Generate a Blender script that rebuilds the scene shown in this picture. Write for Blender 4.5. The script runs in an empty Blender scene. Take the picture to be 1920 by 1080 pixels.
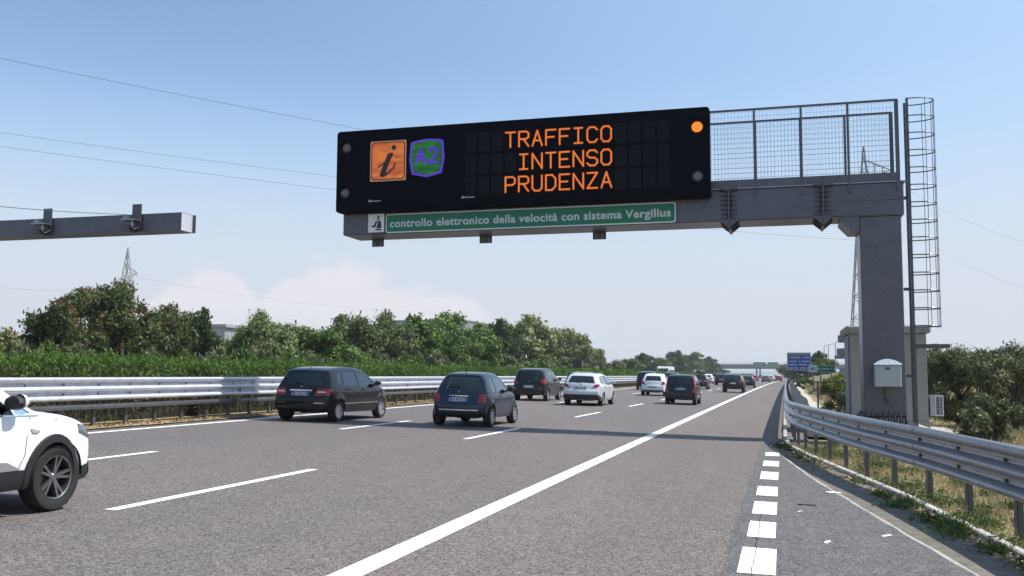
import bpy, bmesh, math, random
from math import sin, cos, pi, radians, sqrt, exp
from mathutils import Vector, Matrix
import numpy as np

R = random.Random(7)
scene = bpy.context.scene
COL = scene.collection

# ------------------------------------------------------------------ camera
F_PX, PITCH, YAW, ROLL, EYE = 1800.0, 0.0895129, 0.273996, 0.0050964, 1.62918
SLOPE = 0.0229315            # crossfall of the carriageway, falling to the right
KAPPA = 4.82122e-05          # the motorway bends very slightly to the right
FW = Vector((-sin(YAW) * cos(PITCH), cos(YAW) * cos(PITCH), sin(PITCH)))
_rt = Vector((cos(YAW), sin(YAW), 0.0)); _up = _rt.cross(FW)
RT = _rt * cos(ROLL) + _up * sin(ROLL); UP = _up * cos(ROLL) - _rt * sin(ROLL)
EYEP = Vector((0, 0, EYE))
cam_d = bpy.data.cameras.new("camera"); cam = bpy.data.objects.new("camera", cam_d); COL.objects.link(cam)
cam.matrix_world = Matrix(((RT.x, UP.x, -FW.x, EYEP.x), (RT.y, UP.y, -FW.y, EYEP.y), (RT.z, UP.z, -FW.z, EYEP.z), (0, 0, 0, 1)))
cam_d.sensor_width = 36; cam_d.lens = F_PX / 1920 * 36; cam_d.clip_start = 0.1; cam_d.clip_end = 30000
scene.camera = cam
scene.render.resolution_x, scene.render.resolution_y = 1024, 576

# ------------------------------------------------------------------ light
SX, SY = 0.61, 0.17          # shadow shift (left, towards the camera) per metre of height
SUN_DIR = Vector((SX, SY, 1.0)).normalized()     # towards the sun
sun_d = bpy.data.lights.new("sun", 'SUN'); sun = bpy.data.objects.new("sun", sun_d); COL.objects.link(sun)
sun_d.energy = 5.0; sun_d.angle = radians(0.55); sun_d.color = (1.0, 0.955, 0.88)
sun.rotation_euler = SUN_DIR.to_track_quat('Z', 'Y').to_euler(); sun.location = (60, 30, 120)
world = bpy.data.worlds.new("World"); scene.world = world; world.use_nodes = True
wn, wl = world.node_tree.nodes, world.node_tree.links
wn.clear()
w_out = wn.new('ShaderNodeOutputWorld'); w_bg = wn.new('ShaderNodeBackground'); sky = wn.new('ShaderNodeTexSky')
sky.sky_type = 'NISHITA'; sky.sun_disc = False
sky.sun_elevation = math.asin(SUN_DIR.z); sky.sun_rotation = math.atan2(SUN_DIR.x, SUN_DIR.y)
sky.air_density = 1.0; sky.dust_density = 0.3; sky.ozone_density = 2.2; sky.altitude = 0
w_bg.inputs['Strength'].default_value = 0.138
# low cumulus banks and thin veils, part of the sky itself
def wnode(t, **kw):
    n = wn.new(t)
    for k, v in kw.items(): setattr(n, k, v)
    return n
def wmath(op, a, b=None, c=None):
    n = wnode('ShaderNodeMath', operation=op)
    for i, v in enumerate((a, b, c)):
        if v is None: continue
        if isinstance(v, (int, float)): n.inputs[i].default_value = v
        else: wl.new(v, n.inputs[i])
    return n.outputs[0]
def wramp(v, a, b, lo=0.0, hi=1.0):
    n = wnode('ShaderNodeMapRange', interpolation_type='SMOOTHSTEP')
    wl.new(v, n.inputs[0]); n.inputs[1].default_value = a; n.inputs[2].default_value = b
    n.inputs[3].default_value = lo; n.inputs[4].default_value = hi
    return n.outputs[0]
tc = wnode('ShaderNodeTexCoord'); sp = wnode('ShaderNodeSeparateXYZ'); wl.new(tc.outputs['Generated'], sp.inputs[0])
az = wmath('ARCTAN2', sp.outputs[0], sp.outputs[1])        # azimuth, 0 = along the road
el = wmath('ARCSINE', sp.outputs[2])
cmb = wnode('ShaderNodeCombineXYZ'); wl.new(az, cmb.inputs[0]); wl.new(wmath('MULTIPLY', el, 1.6), cmb.inputs[1])
nz = wnode('ShaderNodeTexNoise'); wl.new(cmb.outputs[0], nz.inputs['Vector'])
nz.inputs['Scale'].default_value = 16; nz.inputs['Detail'].default_value = 7; nz.inputs['Roughness'].default_value = 0.52
def bank(c_az, half, top):
    d = wmath('DIVIDE', wmath('SUBTRACT', az, c_az), half)
    hump = wmath('SUBTRACT', 1.0, wmath('MULTIPLY', d, d))
    return wmath('SUBTRACT', wmath('MULTIPLY', hump, top), el)
b1 = bank(-0.452, 0.120, 0.124); b2 = bank(-0.585, 0.085, 0.110); b3 = bank(-0.360, 0.100, 0.097); b4 = bank(-0.98, 0.17, 0.10); b5 = bank(0.95, 0.2, 0.09)
bb = b1
for x in (b2, b3, b4, b5): bb = wmath('MAXIMUM', bb, x)
cl = wramp(wmath('ADD', bb, wmath('MULTIPLY', wmath('SUBTRACT', nz.outputs['Fac'], 0.5), 0.10)), -0.002, 0.020)
cl = wmath('MULTIPLY', cl, wramp(el, 0.008, 0.075, 0.05, 1.0))
cl = wmath('MULTIPLY', cl, 0.80)
# summer haze: a pale veil towards the horizon and, thinner, towards the sun
dt = wnode('ShaderNodeVectorMath', operation='DOT_PRODUCT'); wl.new(tc.outputs['Generated'], dt.inputs[0]); dt.inputs[1].default_value = SUN_DIR
f_sun = wmath('MULTIPLY', wramp(dt.outputs['Value'], 0.10, 0.70), 0.62)
f_el = wramp(el, 0.335, 0.05, 0.0, 0.96)
veil = wmath('SUBTRACT', 1.0, wmath('MULTIPLY', wmath('SUBTRACT', 1.0, f_sun), wmath('SUBTRACT', 1.0, f_el)))
hz = wnode('ShaderNodeMixRGB'); wl.new(veil, hz.inputs[0]); wl.new(sky.outputs[0], hz.inputs[1])
hc = wnode('ShaderNodeMixRGB'); hc.inputs[1].default_value = (3.30, 4.65, 5.95, 1); hc.inputs[2].default_value = (3.95, 4.22, 4.72, 1); wl.new(wramp(el, 0.36, 0.10), hc.inputs[0]); wl.new(hc.outputs[0], hz.inputs[2])
mix = wnode('ShaderNodeMixRGB'); wl.new(cl, mix.inputs[0]); wl.new(hz.outputs[0], mix.inputs[1])
mix.inputs[2].default_value = (4.95, 4.85, 5.10, 1)
wl.new(mix.outputs[0], w_bg.inputs[0]); wl.new(w_bg.outputs[0], w_out.inputs[0])

scene.view_settings.view_transform = 'Standard'; scene.view_settings.look = 'None'
scene.view_settings.exposure = 0.32; scene.view_settings.gamma = 1.0
scene.cycles.use_denoising = True
scene.cycles.max_bounces = 8; scene.cycles.transparent_max_bounces = 24; scene.cycles.volume_bounces = 0
scene.cycles.sample_clamp_indirect = 6.0; scene.cycles.caustics_reflective = False; scene.cycles.caustics_refractive = False

# ------------------------------------------------------------------ pixel -> place
def ray(u, v): return FW + RT * ((u - 960) / F_PX) - UP * ((v - 540) / F_PX)
def on_road(u, v):
    d = ray(u, v); return EYEP + d * (-EYE / (d.z + SLOPE * d.x))
def at_y(u, v, Y): d = ray(u, v); return EYEP + d * (Y / d.y)
def at_x(u, v, X): d = ray(u, v); return EYEP + d * (X / d.x)
def bend(Y): return KAPPA * Y * Y / 2 if Y < 650 else KAPPA * 650 * 650 / 2 + KAPPA * 650 * (Y - 650)
def road_z(X): return -SLOPE * X

# ------------------------------------------------------------------ materials
def new_mat(name):
    m = bpy.data.materials.new(name); m.use_nodes = True
    nt = m.node_tree; b = nt.nodes['Principled BSDF']
    return m, nt, b
def plain(name, col, rough=0.6, metal=0.0, noise=0.0, scale=8.0, bump=0.0, spec=0.5, bscale=None):
    """principled surface with mottled colour (noise = relative strength) and fine relief"""
    m, nt, b = new_mat(name)
    b.inputs['Base Color'].default_value = (*col, 1); b.inputs['Roughness'].default_value = rough
    b.inputs['Metallic'].default_value = metal; b.inputs['Specular IOR Level'].default_value = spec
    if noise or bump:
        t = nt.nodes.new('ShaderNodeTexCoord')
    if noise:
        n = nt.nodes.new('ShaderNodeTexNoise'); n.inputs['Scale'].default_value = scale; n.inputs['Detail'].default_value = 6
        n.inputs['Roughness'].default_value = 0.65
        nt.links.new(t.outputs['Object'], n.inputs['Vector'])
        r = nt.nodes.new('ShaderNodeMapRange'); r.inputs[1].default_value = 0.25; r.inputs[2].default_value = 0.75
        r.inputs[3].default_value = 1 - noise; r.inputs[4].default_value = 1 + noise
        nt.links.new(n.outputs['Fac'], r.inputs[0])
        mx = nt.nodes.new('ShaderNodeVectorMath'); mx.operation = 'SCALE'; mx.inputs[0].default_value = col
        nt.links.new(r.outputs[0], mx.inputs['Scale']); nt.links.new(mx.outputs[0], b.inputs['Base Color'])
        r2 = nt.nodes.new('ShaderNodeMapRange'); r2.inputs[3].default_value = max(0.03, rough - 0.1); r2.inputs[4].default_value = min(1, rough + 0.1)
        nt.links.new(n.outputs['Fac'], r2.inputs[0]); nt.links.new(r2.outputs[0], b.inputs['Roughness'])
    if bump:
        n2 = nt.nodes.new('ShaderNodeTexNoise'); n2.inputs['Scale'].default_value = bscale or scale * 4; n2.inputs['Detail'].default_value = 4
        nt.links.new(t.outputs['Object'], n2.inputs['Vector'])
        bp = nt.nodes.new('ShaderNodeBump'); bp.inputs['Strength'].default_value = bump; bp.inputs['Distance'].default_value = 0.02
        nt.links.new(n2.outputs['Fac'], bp.inputs['Height']); nt.links.new(bp.outputs[0], b.inputs['Normal'])
    return m
def emit(name, col, strength):
    m, nt, b = new_mat(name)
    b.inputs['Base Color'].default_value = (0.01, 0.01, 0.01, 1)
    b.inputs['Emission Color'].default_value = (*col, 1); b.inputs['Emission Strength'].default_value = strength
    return m
def glass(name, tint=(0.25, 0.3, 0.32), clear=0.55):
    m, nt, b = new_mat(name)
    nt.nodes.remove(b)
    o = nt.nodes['Material Output']
    t = nt.nodes.new('ShaderNodeBsdfTransparent'); t.inputs[0].default_value = (*tint, 1)
    g = nt.nodes.new('ShaderNodeBsdfGlossy'); g.inputs['Roughness'].default_value = 0.03; g.inputs[0].default_value = (0.9, 0.95, 1, 1)
    f = nt.nodes.new('ShaderNodeFresnel'); f.inputs[0].default_value = 1.5
    r = nt.nodes.new('ShaderNodeMapRange'); r.inputs[2].default_value = 0.6; r.inputs[3].default_value = 0.0; r.inputs[4].default_value = 1.0
    nt.links.new(f.outputs[0], r.inputs[0])
    x = nt.nodes.new('ShaderNodeMixShader'); nt.links.new(r.outputs[0], x.inputs[0]); nt.links.new(t.outputs[0], x.inputs[1]); nt.links.new(g.outputs[0], x.inputs[2])
    nt.links.new(x.outputs[0], o.inputs[0])
    return m
def leafy(name, a, b_, c=None, rough=0.6, trans=0.25, scale=0.5):
    """leaf colours scattered per leaf and in broad patches"""
    m, nt, b = new_mat(name)
    N, L = nt.nodes, nt.links
    g = N.new('ShaderNodeNewGeometry'); oi = N.new('ShaderNodeObjectInfo'); t = N.new('ShaderNodeTexCoord')
    n = N.new('ShaderNodeTexNoise'); n.inputs['Scale'].default_value = scale; n.inputs['Detail'].default_value = 3
    L.new(t.outputs['Object'], n.inputs['Vector'])
    ad = N.new('ShaderNodeMath'); ad.operation = 'MULTIPLY_ADD'; L.new(g.outputs['Random Per Island'], ad.inputs[0]); ad.inputs[1].default_value = 0.55
    s = N.new('ShaderNodeMath'); s.operation = 'MULTIPLY_ADD'; L.new(n.outputs['Fac'], s.inputs[0]); s.inputs[1].default_value = 1.3; s.inputs[2].default_value = -0.45
    L.new(s.outputs[0], ad.inputs[2])
    rp = N.new('ShaderNodeValToRGB'); rp.color_ramp.elements[0].color = (*a, 1); rp.color_ramp.elements[1].color = (*b_, 1)
    rp.color_ramp.elements[0].position = 0.15; rp.color_ramp.elements[1].position = 0.72
    if c:
        e = rp.color_ramp.elements.new(0.9); e.color = (*c, 1)
    L.new(ad.outputs[0], rp.inputs[0])
    hs = N.new('ShaderNodeHueSaturation'); mr = N.new('ShaderNodeMapRange'); mr.inputs[3].default_value = 0.82; mr.inputs[4].default_value = 1.18
    L.new(oi.outputs['Random'], mr.inputs[0]); L.new(mr.outputs[0], hs.inputs['Value']); L.new(rp.outputs[0], hs.inputs['Color'])
    L.new(hs.outputs[0], b.inputs['Base Color']); b.inputs['Roughness'].default_value = rough; b.inputs['Specular IOR Level'].default_value = 0.3
    tr = N.new('ShaderNodeBsdfTranslucent'); L.new(hs.outputs[0], tr.inputs[0])
    mx = N.new('ShaderNodeMixShader'); mx.inputs[0].default_value = trans
    L.new(b.outputs[0], mx.inputs[1]); L.new(tr.outputs[0], mx.inputs[2]); L.new(mx.outputs[0], N['Material Output'].inputs[0])
    return m

# ------------------------------------------------------------------ mesh helpers
class MB:
    def __init__(s): s.v = []; s.f = []
    def quad(s, a, b, c, d):
        n = len(s.v); s.v += [tuple(a), tuple(b), tuple(c), tuple(d)]; s.f.append((n, n + 1, n + 2, n + 3))
    def poly(s, pts):
        n = len(s.v); s.v += [tuple(p) for p in pts]; s.f.append(tuple(range(n, n + len(pts))))
    def box(s, lo, hi, rz=0.0, c=None):
        x0, y0, z0 = lo; x1, y1, z1 = hi; n = len(s.v)
        P = [(x0, y0, z0), (x1, y0, z0), (x1, y1, z0), (x0, y1, z0), (x0, y0, z1), (x1, y0, z1), (x1, y1, z1), (x0, y1, z1)]
        if rz:
            cx, cy = c if c else ((x0 + x1) / 2, (y0 + y1) / 2); ca, sa = cos(rz), sin(rz)
            P = [(cx + (x - cx) * ca - (y - cy) * sa, cy + (x - cx) * sa + (y - cy) * ca, z) for x, y, z in P]
        s.v += P
        s.f += [tuple(n + i for i in q) for q in ((0, 3, 2, 1), (4, 5, 6, 7), (0, 1, 5, 4), (1, 2, 6, 5), (2, 3, 7, 6), (3, 0, 4, 7))]
        return s
    def tube(s, pts, r, n=8, caps=True):
        pts = [Vector(p) for p in pts]; base = len(s.v); m = len(pts)
        rs = r if isinstance(r, (list, tuple)) else [r] * m
        prev = None
        for i, p in enumerate(pts):
            d = (pts[min(i + 1, m - 1)] - pts[max(i - 1, 0)]).normalized()
            a = d.orthogonal().normalized() if prev is None else (prev - d * prev.dot(d)).normalized()
            prev = a; b = d.cross(a)
            for k in range(n):
                t = 2 * pi * k / n; s.v.append(tuple(p + (a * cos(t) + b * sin(t)) * rs[i]))
        for i in range(m - 1):
            for k in range(n):
                a0 = base + i * n + k; a1 = base + i * n + (k + 1) % n
                s.f.append((a0, a1, a1 + n, a0 + n))
        if caps:
            s.f.append(tuple(base + k for k in reversed(range(n)))); s.f.append(tuple(base + (m - 1) * n + k for k in range(n)))
        return s
    def bar(s, a, b, w, h, up=(0, 0, 1)):
        """rectangular bar from a to b"""
        a, b, up = Vector(a), Vector(b), Vector(up); d = (b - a).normalized(); x = d.cross(up)
        if x.length < 1e-5: x = d.orthogonal()
        x.normalize(); y = x.cross(d); n = len(s.v)
        for p in (a, b):
            for i, j in ((-1, -1), (1, -1), (1, 1), (-1, 1)): s.v.append(tuple(p + x * (w / 2 * i) + y * (h / 2 * j)))
        s.f += [tuple(n + i for i in q) for q in ((0, 1, 5, 4), (1, 2, 6, 5), (2, 3, 7, 6), (3, 0, 4, 7), (3, 2, 1, 0), (4, 5, 6, 7))]
        return s
    def prism(s, poly, f0, f1):
        """2-D polygon put through two placing functions (front, back), with sides"""
        n = len(s.v); m = len(poly)
        s.v += [tuple(f0(*p)) for p in poly] + [tuple(f1(*p)) for p in poly]
        s.f.append(tuple(n + i for i in range(m))); s.f.append(tuple(n + m + i for i in reversed(range(m))))
        for i in range(m):
            j = (i + 1) % m; s.f.append((n + j, n + i, n + m + i, n + m + j))
        return s
    def lathe(s, prof, ctr, axis='y', n=24):
        """profile [(r, offset along axis)]"""
        base = len(s.v); m = len(prof); cx, cy, cz = ctr
        for k in range(n):
            t = 2 * pi * k / n
            for r, o in prof:
                if axis == 'y': s.v.append((cx + r * cos(t), cy + o, cz + r * sin(t)))
                elif axis == 'z': s.v.append((cx + r * cos(t), cy + r * sin(t), cz + o))
                else: s.v.append((cx + o, cy + r * cos(t), cz + r * sin(t)))
        for k in range(n):
            k2 = (k + 1) % n
            for i in range(m - 1):
                s.f.append((base + k * m + i, base + k2 * m + i, base + k2 * m + i + 1, base + k * m + i + 1))
        return s
    def sweep(s, path, prof, z=0.0, close_ends=True):
        """profile [(out, up)] along a ground path [(x, y, z)]; out = to the left of travel"""
        P = [Vector(p) for p in path]; base = len(s.v); m = len(prof)
        for i, p in enumerate(P):
            d = P[min(i + 1, len(P) - 1)] - P[max(i - 1, 0)]; d.z = 0; d.normalize(); nrm = Vector((-d.y, d.x, 0))
            for o, h in prof: s.v.append(tuple(p + nrm * o + Vector((0, 0, h + z))))
        for i in range(len(P) - 1):
            for k in range(m - 1):
                a = base + i * m + k; s.f.append((a, a + 1, a + m + 1, a + m))
        return s
    def build(s, name, mat, parent=None, smooth=False, bevel=0.0, fix=True, sharp=35):
        me = bpy.data.meshes.new(name); me.from_pydata(s.v, [], s.f)
        if fix or bevel:
            bm = bmesh.new(); bm.from_mesh(me)
            bmesh.ops.remove_doubles(bm, verts=bm.verts, dist=1e-5)
            if bevel:
                es = [e for e in bm.edges if len(e.link_faces) == 2 and e.calc_face_angle(0) > 0.5]
                bmesh.ops.bevel(bm, geom=es, offset=bevel, segments=1, profile=0.5, affect='EDGES', clamp_overlap=True)
            bmesh.ops.recalc_face_normals(bm, faces=bm.faces)
            bm.to_mesh(me); bm.free()
        o = bpy.data.objects.new(name, me); COL.objects.link(o)
        for x in (mat if isinstance(mat, (list, tuple)) else [mat]): me.materials.append(x)
        if smooth:
            me.shade_smooth()
            if sharp: me.set_sharp_from_angle(angle=radians(sharp))
        if parent is not None: o.parent = parent
        return o
def link(name, me, parent=None, loc=None, rot=None):
    o = bpy.data.objects.new(name, me); COL.objects.link(o)
    if parent is not None: o.parent = parent
    if loc is not None: o.location = loc
    if rot is not None: o.rotation_euler = rot
    return o
def tag(o, label=None, cat=None, group=None, kind=None):
    if label: o['label'] = label
    if cat: o['category'] = cat
    if group: o['group'] = group
    if kind: o['kind'] = kind
    return o
def empty(name, loc=(0, 0, 0), label=None, cat=None, group=None):
    o = bpy.data.objects.new(name, None); COL.objects.link(o); o.location = loc; o.empty_display_size = 0.2
    return tag(o, label, cat, group)
def text_mesh(body, size, extrude=0.004, font_bold=0.0, align='LEFT', spacing=1.0):
    c = bpy.data.curves.new('lettering', 'FONT'); c.body = body; c.size = size; c.extrude = extrude; c.align_x = align
    c.offset = font_bold; c.space_character = spacing; c.resolution_u = 4
    o = bpy.data.objects.new('lettering', c); COL.objects.link(o)
    dg = bpy.context.evaluated_depsgraph_get()
    me = bpy.data.meshes.new_from_object(o.evaluated_get(dg))
    bpy.data.objects.remove(o); bpy.data.curves.remove(c)
    return me
# ================================================================== setting
X_SOLID, LANE, X_DASH_EDGE = -3.27246, 3.6779, -0.235641
X_L12, X_L23, X_LEFT = X_SOLID - LANE, X_SOLID - 2 * LANE, X_SOLID - 3 * LANE
DASH_Y0, DASH_P, DASH_L, DASH_O = 8.88682, 11.9742, 4.6482, 1.19126

def asphalt(name, base, warm, patch, wear=0.10):
    m, nt, b = new_mat(name); N, L = nt.nodes, nt.links
    t = N.new('ShaderNodeTexCoord')
    def noise(scale, det=3, rough=0.6, stretch=None):
        n = N.new('ShaderNodeTexNoise'); n.inputs['Scale'].default_value = scale; n.inputs['Detail'].default_value = det; n.inputs['Roughness'].default_value = rough
        if stretch:
            mp = N.new('ShaderNodeMapping'); mp.inputs['Scale'].default_value = stretch; L.new(t.outputs['Object'], mp.inputs[0]); L.new(mp.outputs[0], n.inputs['Vector'])
        else: L.new(t.outputs['Object'], n.inputs['Vector'])
        return n.outputs['Fac']
    def rng(v, a, b_, lo, hi):
        r = N.new('ShaderNodeMapRange'); L.new(v, r.inputs[0]); r.inputs[1].default_value = a; r.inputs[2].default_value = b_; r.inputs[3].default_value = lo; r.inputs[4].default_value = hi
        return r.outputs[0]
    mixc = N.new('ShaderNodeMixRGB'); mixc.inputs[1].default_value = (*base, 1); mixc.inputs[2].default_value = (*warm, 1)
    L.new(rng(noise(0.22, 4, 0.55, (1.0, 0.16, 1)), 0.40, 0.60, 0, 1), mixc.inputs[0])
    mix2 = N.new('ShaderNodeMixRGB'); mix2.inputs[2].default_value = (*patch, 1); L.new(mixc.outputs[0], mix2.inputs[1])
    L.new(rng(noise(0.5, 5, 0.6, (1.0, 0.07, 1)), 0.50, 0.68, 0, 0.55), mix2.inputs[0])
    # stones of the wearing course
    vor = N.new('ShaderNodeTexVoronoi'); vor.inputs['Scale'].default_value = 64; L.new(t.outputs['Object'], vor.inputs['Vector'])
    bw = N.new('ShaderNodeRGBToBW'); L.new(vor.outputs['Color'], bw.inputs[0])
    g1 = rng(bw.outputs[0], 0.15, 0.85, 0.40, 1.65)
    g2 = rng(noise(15, 4, 0.85), 0.3, 0.7, 0.72, 1.28)
    g3 = rng(noise(3.0, 5, 0.7), 0.3, 0.7, 1 - wear, 1 + wear)
    mu = N.new('ShaderNodeMath'); mu.operation = 'MULTIPLY'; L.new(g1, mu.inputs[0]); L.new(g2, mu.inputs[1])
    mu2 = N.new('ShaderNodeMath'); mu2.operation = 'MULTIPLY'; L.new(mu.outputs[0], mu2.inputs[0]); L.new(g3, mu2.inputs[1])
    sc = N.new('ShaderNodeVectorMath'); sc.operation = 'SCALE'; L.new(mix2.outputs[0], sc.inputs[0]); L.new(mu2.outputs[0], sc.inputs['Scale'])
    L.new(sc.outputs[0], b.inputs['Base Color']); b.inputs['Roughness'].default_value = 0.82; b.inputs['Specular IOR Level'].default_value = 0.35
    bp = N.new('ShaderNodeBump'); bp.inputs['Strength'].default_value = 0.55; bp.inputs['Distance'].default_value = 0.006
    L.new(vor.outputs['Distance'], bp.inputs['Height']); L.new(bp.outputs[0], b.inputs['Normal'])
    return m
M_ROAD = asphalt('asphalt_road', (0.118, 0.105, 0.104), (0.136, 0.116, 0.111), (0.100, 0.095, 0.099))
M_SHOULDER = asphalt('asphalt_shoulder', (0.130, 0.111, 0.105), (0.146, 0.121, 0.112), (0.112, 0.102, 0.102))
M_LAYBY = asphalt('asphalt_layby', (0.098, 0.094, 0.095), (0.112, 0.106, 0.104), (0.078, 0.077, 0.081), 0.18)

def worn_paint(name, holes):
    m, nt, b = new_mat(name); N, L = nt.nodes, nt.links
    t = N.new('ShaderNodeTexCoord'); n = N.new('ShaderNodeTexNoise'); n.inputs['Scale'].default_value = 9; n.inputs['Detail'].default_value = 9; n.inputs['Roughness'].default_value = 0.75
    L.new(t.outputs['Object'], n.inputs['Vector'])
    r = N.new('ShaderNodeMapRange'); r.inputs[1].default_value = holes; r.inputs[2].default_value = holes + 0.05; L.new(n.outputs['Fac'], r.inputs[0])
    n2 = N.new('ShaderNodeTexNoise'); n2.inputs['Scale'].default_value = 70; n2.inputs['Detail'].default_value = 3; L.new(t.outputs['Object'], n2.inputs['Vector'])
    c1 = N.new('ShaderNodeMixRGB'); c1.inputs[1].default_value = (0.70, 0.70, 0.69, 1); c1.inputs[2].default_value = (0.84, 0.84, 0.83, 1); L.new(n2.outputs['Fac'], c1.inputs[0])
    c2 = N.new('ShaderNodeMixRGB'); c2.inputs[1].default_value = (0.11, 0.105, 0.105, 1); L.new(c1.outputs[0], c2.inputs[2]); L.new(r.outputs[0], c2.inputs[0])
    L.new(c2.outputs[0], b.inputs['Base Color']); b.inputs['Roughness'].default_value = 0.65
    bp = N.new('ShaderNodeBump'); bp.inputs['Strength'].default_value = 0.3; bp.inputs['Distance'].default_value = 0.004; L.new(n2.outputs['Fac'], bp.inputs['Height']); L.new(bp.outputs[0], b.inputs['Normal'])
    return m
M_PAINT = worn_paint('road_paint', 0.24); M_PAINT_OLD = worn_paint('road_paint_old', 0.335)

def yseq(y0, y1, near=3.0, grow=1.06):
    ys = [y0]; st = near
    while ys[-1] < y1:
        ys.append(min(y1, ys[-1] + st)); st *= grow
    return ys
def strip(xa, xb, ys, lift, nx=1):
    """sheet between road offsets xa(Y) and xb(Y)"""
    m = MB(); fa = xa if callable(xa) else (lambda y: xa); fb = xb if callable(xb) else (lambda y: xb)
    rows = []
    for y in ys:
        a, b = fa(y), fb(y); rows.append([(a + (b - a) * i / nx + bend(y), y, road_z(a + (b - a) * i / nx) + lift) for i in range(nx + 1)])
    for r0, r1 in zip(rows, rows[1:]):
        for i in range(nx): m.quad(r0[i], r0[i + 1], r1[i + 1], r1[i])
    return m
def sstep(t): t = max(0.0, min(1.0, t)); return t * t * (3 - 2 * t)
def ground_z(X, Y):
    x = X - bend(Y)
    if x < -36: return -0.03 + 0.0
    if x < -17: return 0.34 - 0.0215 * (-17 - x)
    if x < 0.0: return road_z(x) - 0.055
    z = -0.055 - 0.012 * min(x, 12)
    k = sstep((Y - 40) / 16) * (1 - 0.75 * sstep((Y - 230) / 120))
    return z + k * 2.1 * sstep((x - 1.9) / 5.5)

# dry verge soil with grass tints
def soil():
    m, nt, b = new_mat('dry_soil'); N, L = nt.nodes, nt.links
    t = N.new('ShaderNodeTexCoord')
    def noise(s, d=5, r=0.65):
        n = N.new('ShaderNodeTexNoise'); n.inputs['Scale'].default_value = s; n.inputs['Detail'].default_value = d; n.inputs['Roughness'].default_value = r; L.new(t.outputs['Object'], n.inputs['Vector']); return n.outputs['Fac']
    r1 = N.new('ShaderNodeValToRGB'); e = r1.color_ramp.elements; e[0].position = 0.36; e[0].color = (0.11, 0.115, 0.045, 1); e[1].position = 0.62; e[1].color = (0.29, 0.225, 0.115, 1)
    x = e.new(0.48); x.color = (0.21, 0.175, 0.085, 1)
    L.new(noise(0.45, 7, 0.7), r1.inputs[0])
    r2 = N.new('ShaderNodeMapRange'); r2.inputs[1].default_value = 0.3; r2.inputs[2].default_value = 0.7; r2.inputs[3].default_value = 0.6; r2.inputs[4].default_value = 1.4; L.new(noise(18, 4, 0.8), r2.inputs[0])
    s = N.new('ShaderNodeVectorMath'); s.operation = 'SCALE'; L.new(r1.outputs[0], s.inputs[0]); L.new(r2.outputs[0], s.inputs['Scale']); L.new(s.outputs[0], b.inputs['Base Color'])
    b.inputs['Roughness'].default_value = 0.95
    bp = N.new('ShaderNodeBump'); bp.inputs['Strength'].default_value = 0.7; bp.inputs['Distance'].default_value = 0.05; L.new(noise(9, 5, 0.8), bp.inputs['Height']); L.new(bp.outputs[0], b.inputs['Normal'])
    return m
M_SOIL = soil()
xs = [-9000, -2500, -900, -400, -200, -120, -80, -60, -46, -37, -34, -30, -24, -20, -17, -16, -15, -12, -9, -6, -3, -1, 0.0, .6, 1.2, 1.9, 2.6, 3.3, 4, 4.8, 5.6, 6.6, 7.6, 9, 11, 14, 20, 30, 50, 90, 180, 400, 900, 2500, 9000]
ys = [-80, -40, -20, -8] + yseq(0, 9000, 3.0, 1.05)
gm = MB(); W_ = len(xs)
for y in ys:
    for x in xs:
        X = x + bend(y) * (1 if abs(x) < 100 else 0)
        jit = 0.0
        if x > 1.5 and x < 60: jit = 0.07 * sin(x * 1.7 + y * 0.9) + 0.05 * sin(y * 1.3 - x * 2.1)
        gm.v.append((X, y, ground_z(X, y) + jit * (1 if y > 8 else 0) * sstep((x - 4.5) / 2)))
for j in range(len(ys) - 1):
    for i in range(W_ - 1): a = j * W_ + i; gm.f.append((a, a + 1, a + 1 + W_, a + W_))
tag(gm.build('ground', M_SOIL, smooth=True, fix=False, sharp=0), kind='structure')

ROAD_YS = [-30, -15] + yseq(-6, 1900, 3.0, 1.03)
road = strip(-15.0, X_SOLID, ROAD_YS, 0.0, 4).build('road', M_ROAD, fix=False); tag(road, kind='structure')
tag(strip(X_SOLID, -0.10, ROAD_YS, 0.0, 2).build('emergency_lane', M_SHOULDER, fix=False), kind='structure')
opp = MB()
for y0, y1 in zip(ROAD_YS, ROAD_YS[1:]):
    f = lambda x, y: (x + bend(y), y, 0.40 - 0.0215 * (-17 - x))
    opp.quad(f(-34.4, y0), f(-18.9, y0), f(-18.9, y1), f(-34.4, y1))
tag(opp.build('opposite_carriageway', M_ROAD, fix=False), kind='structure')

# lay-by to the right of the blocked line; its outer edge swings in to the barrier
EDGE = [(-30, 3.2), (-5, 2.75), (3, 2.35), (7, 1.82), (9.1, 1.505), (10.9, 1.213), (13.3, 0.85), (16.3, 0.403), (19.9, -0.002), (22.9, -0.30), (24.2, -0.42)]
def interp(tab, y):
    if y <= tab[0][0]: return tab[0][1]
    for (a, va), (b, vb) in zip(tab, tab[1:]):
        if y <= b: return va + (vb - va) * (y - a) / (b - a)
    return tab[-1][1]
edge_x = lambda y: interp(EDGE, y)
LB_YS = [-30, -15, -6, -2] + [0.6 * i for i in range(0, 41)]
layby = strip(lambda y: -0.52 + 0.02 * sin(y * 2.3), lambda y: max(edge_x(y), -0.5) + 0.012 * sin(y * 5.1), LB_YS, 0.004, 3).build('lay_by', M_LAYBY, fix=False); tag(layby, kind='structure')

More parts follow.
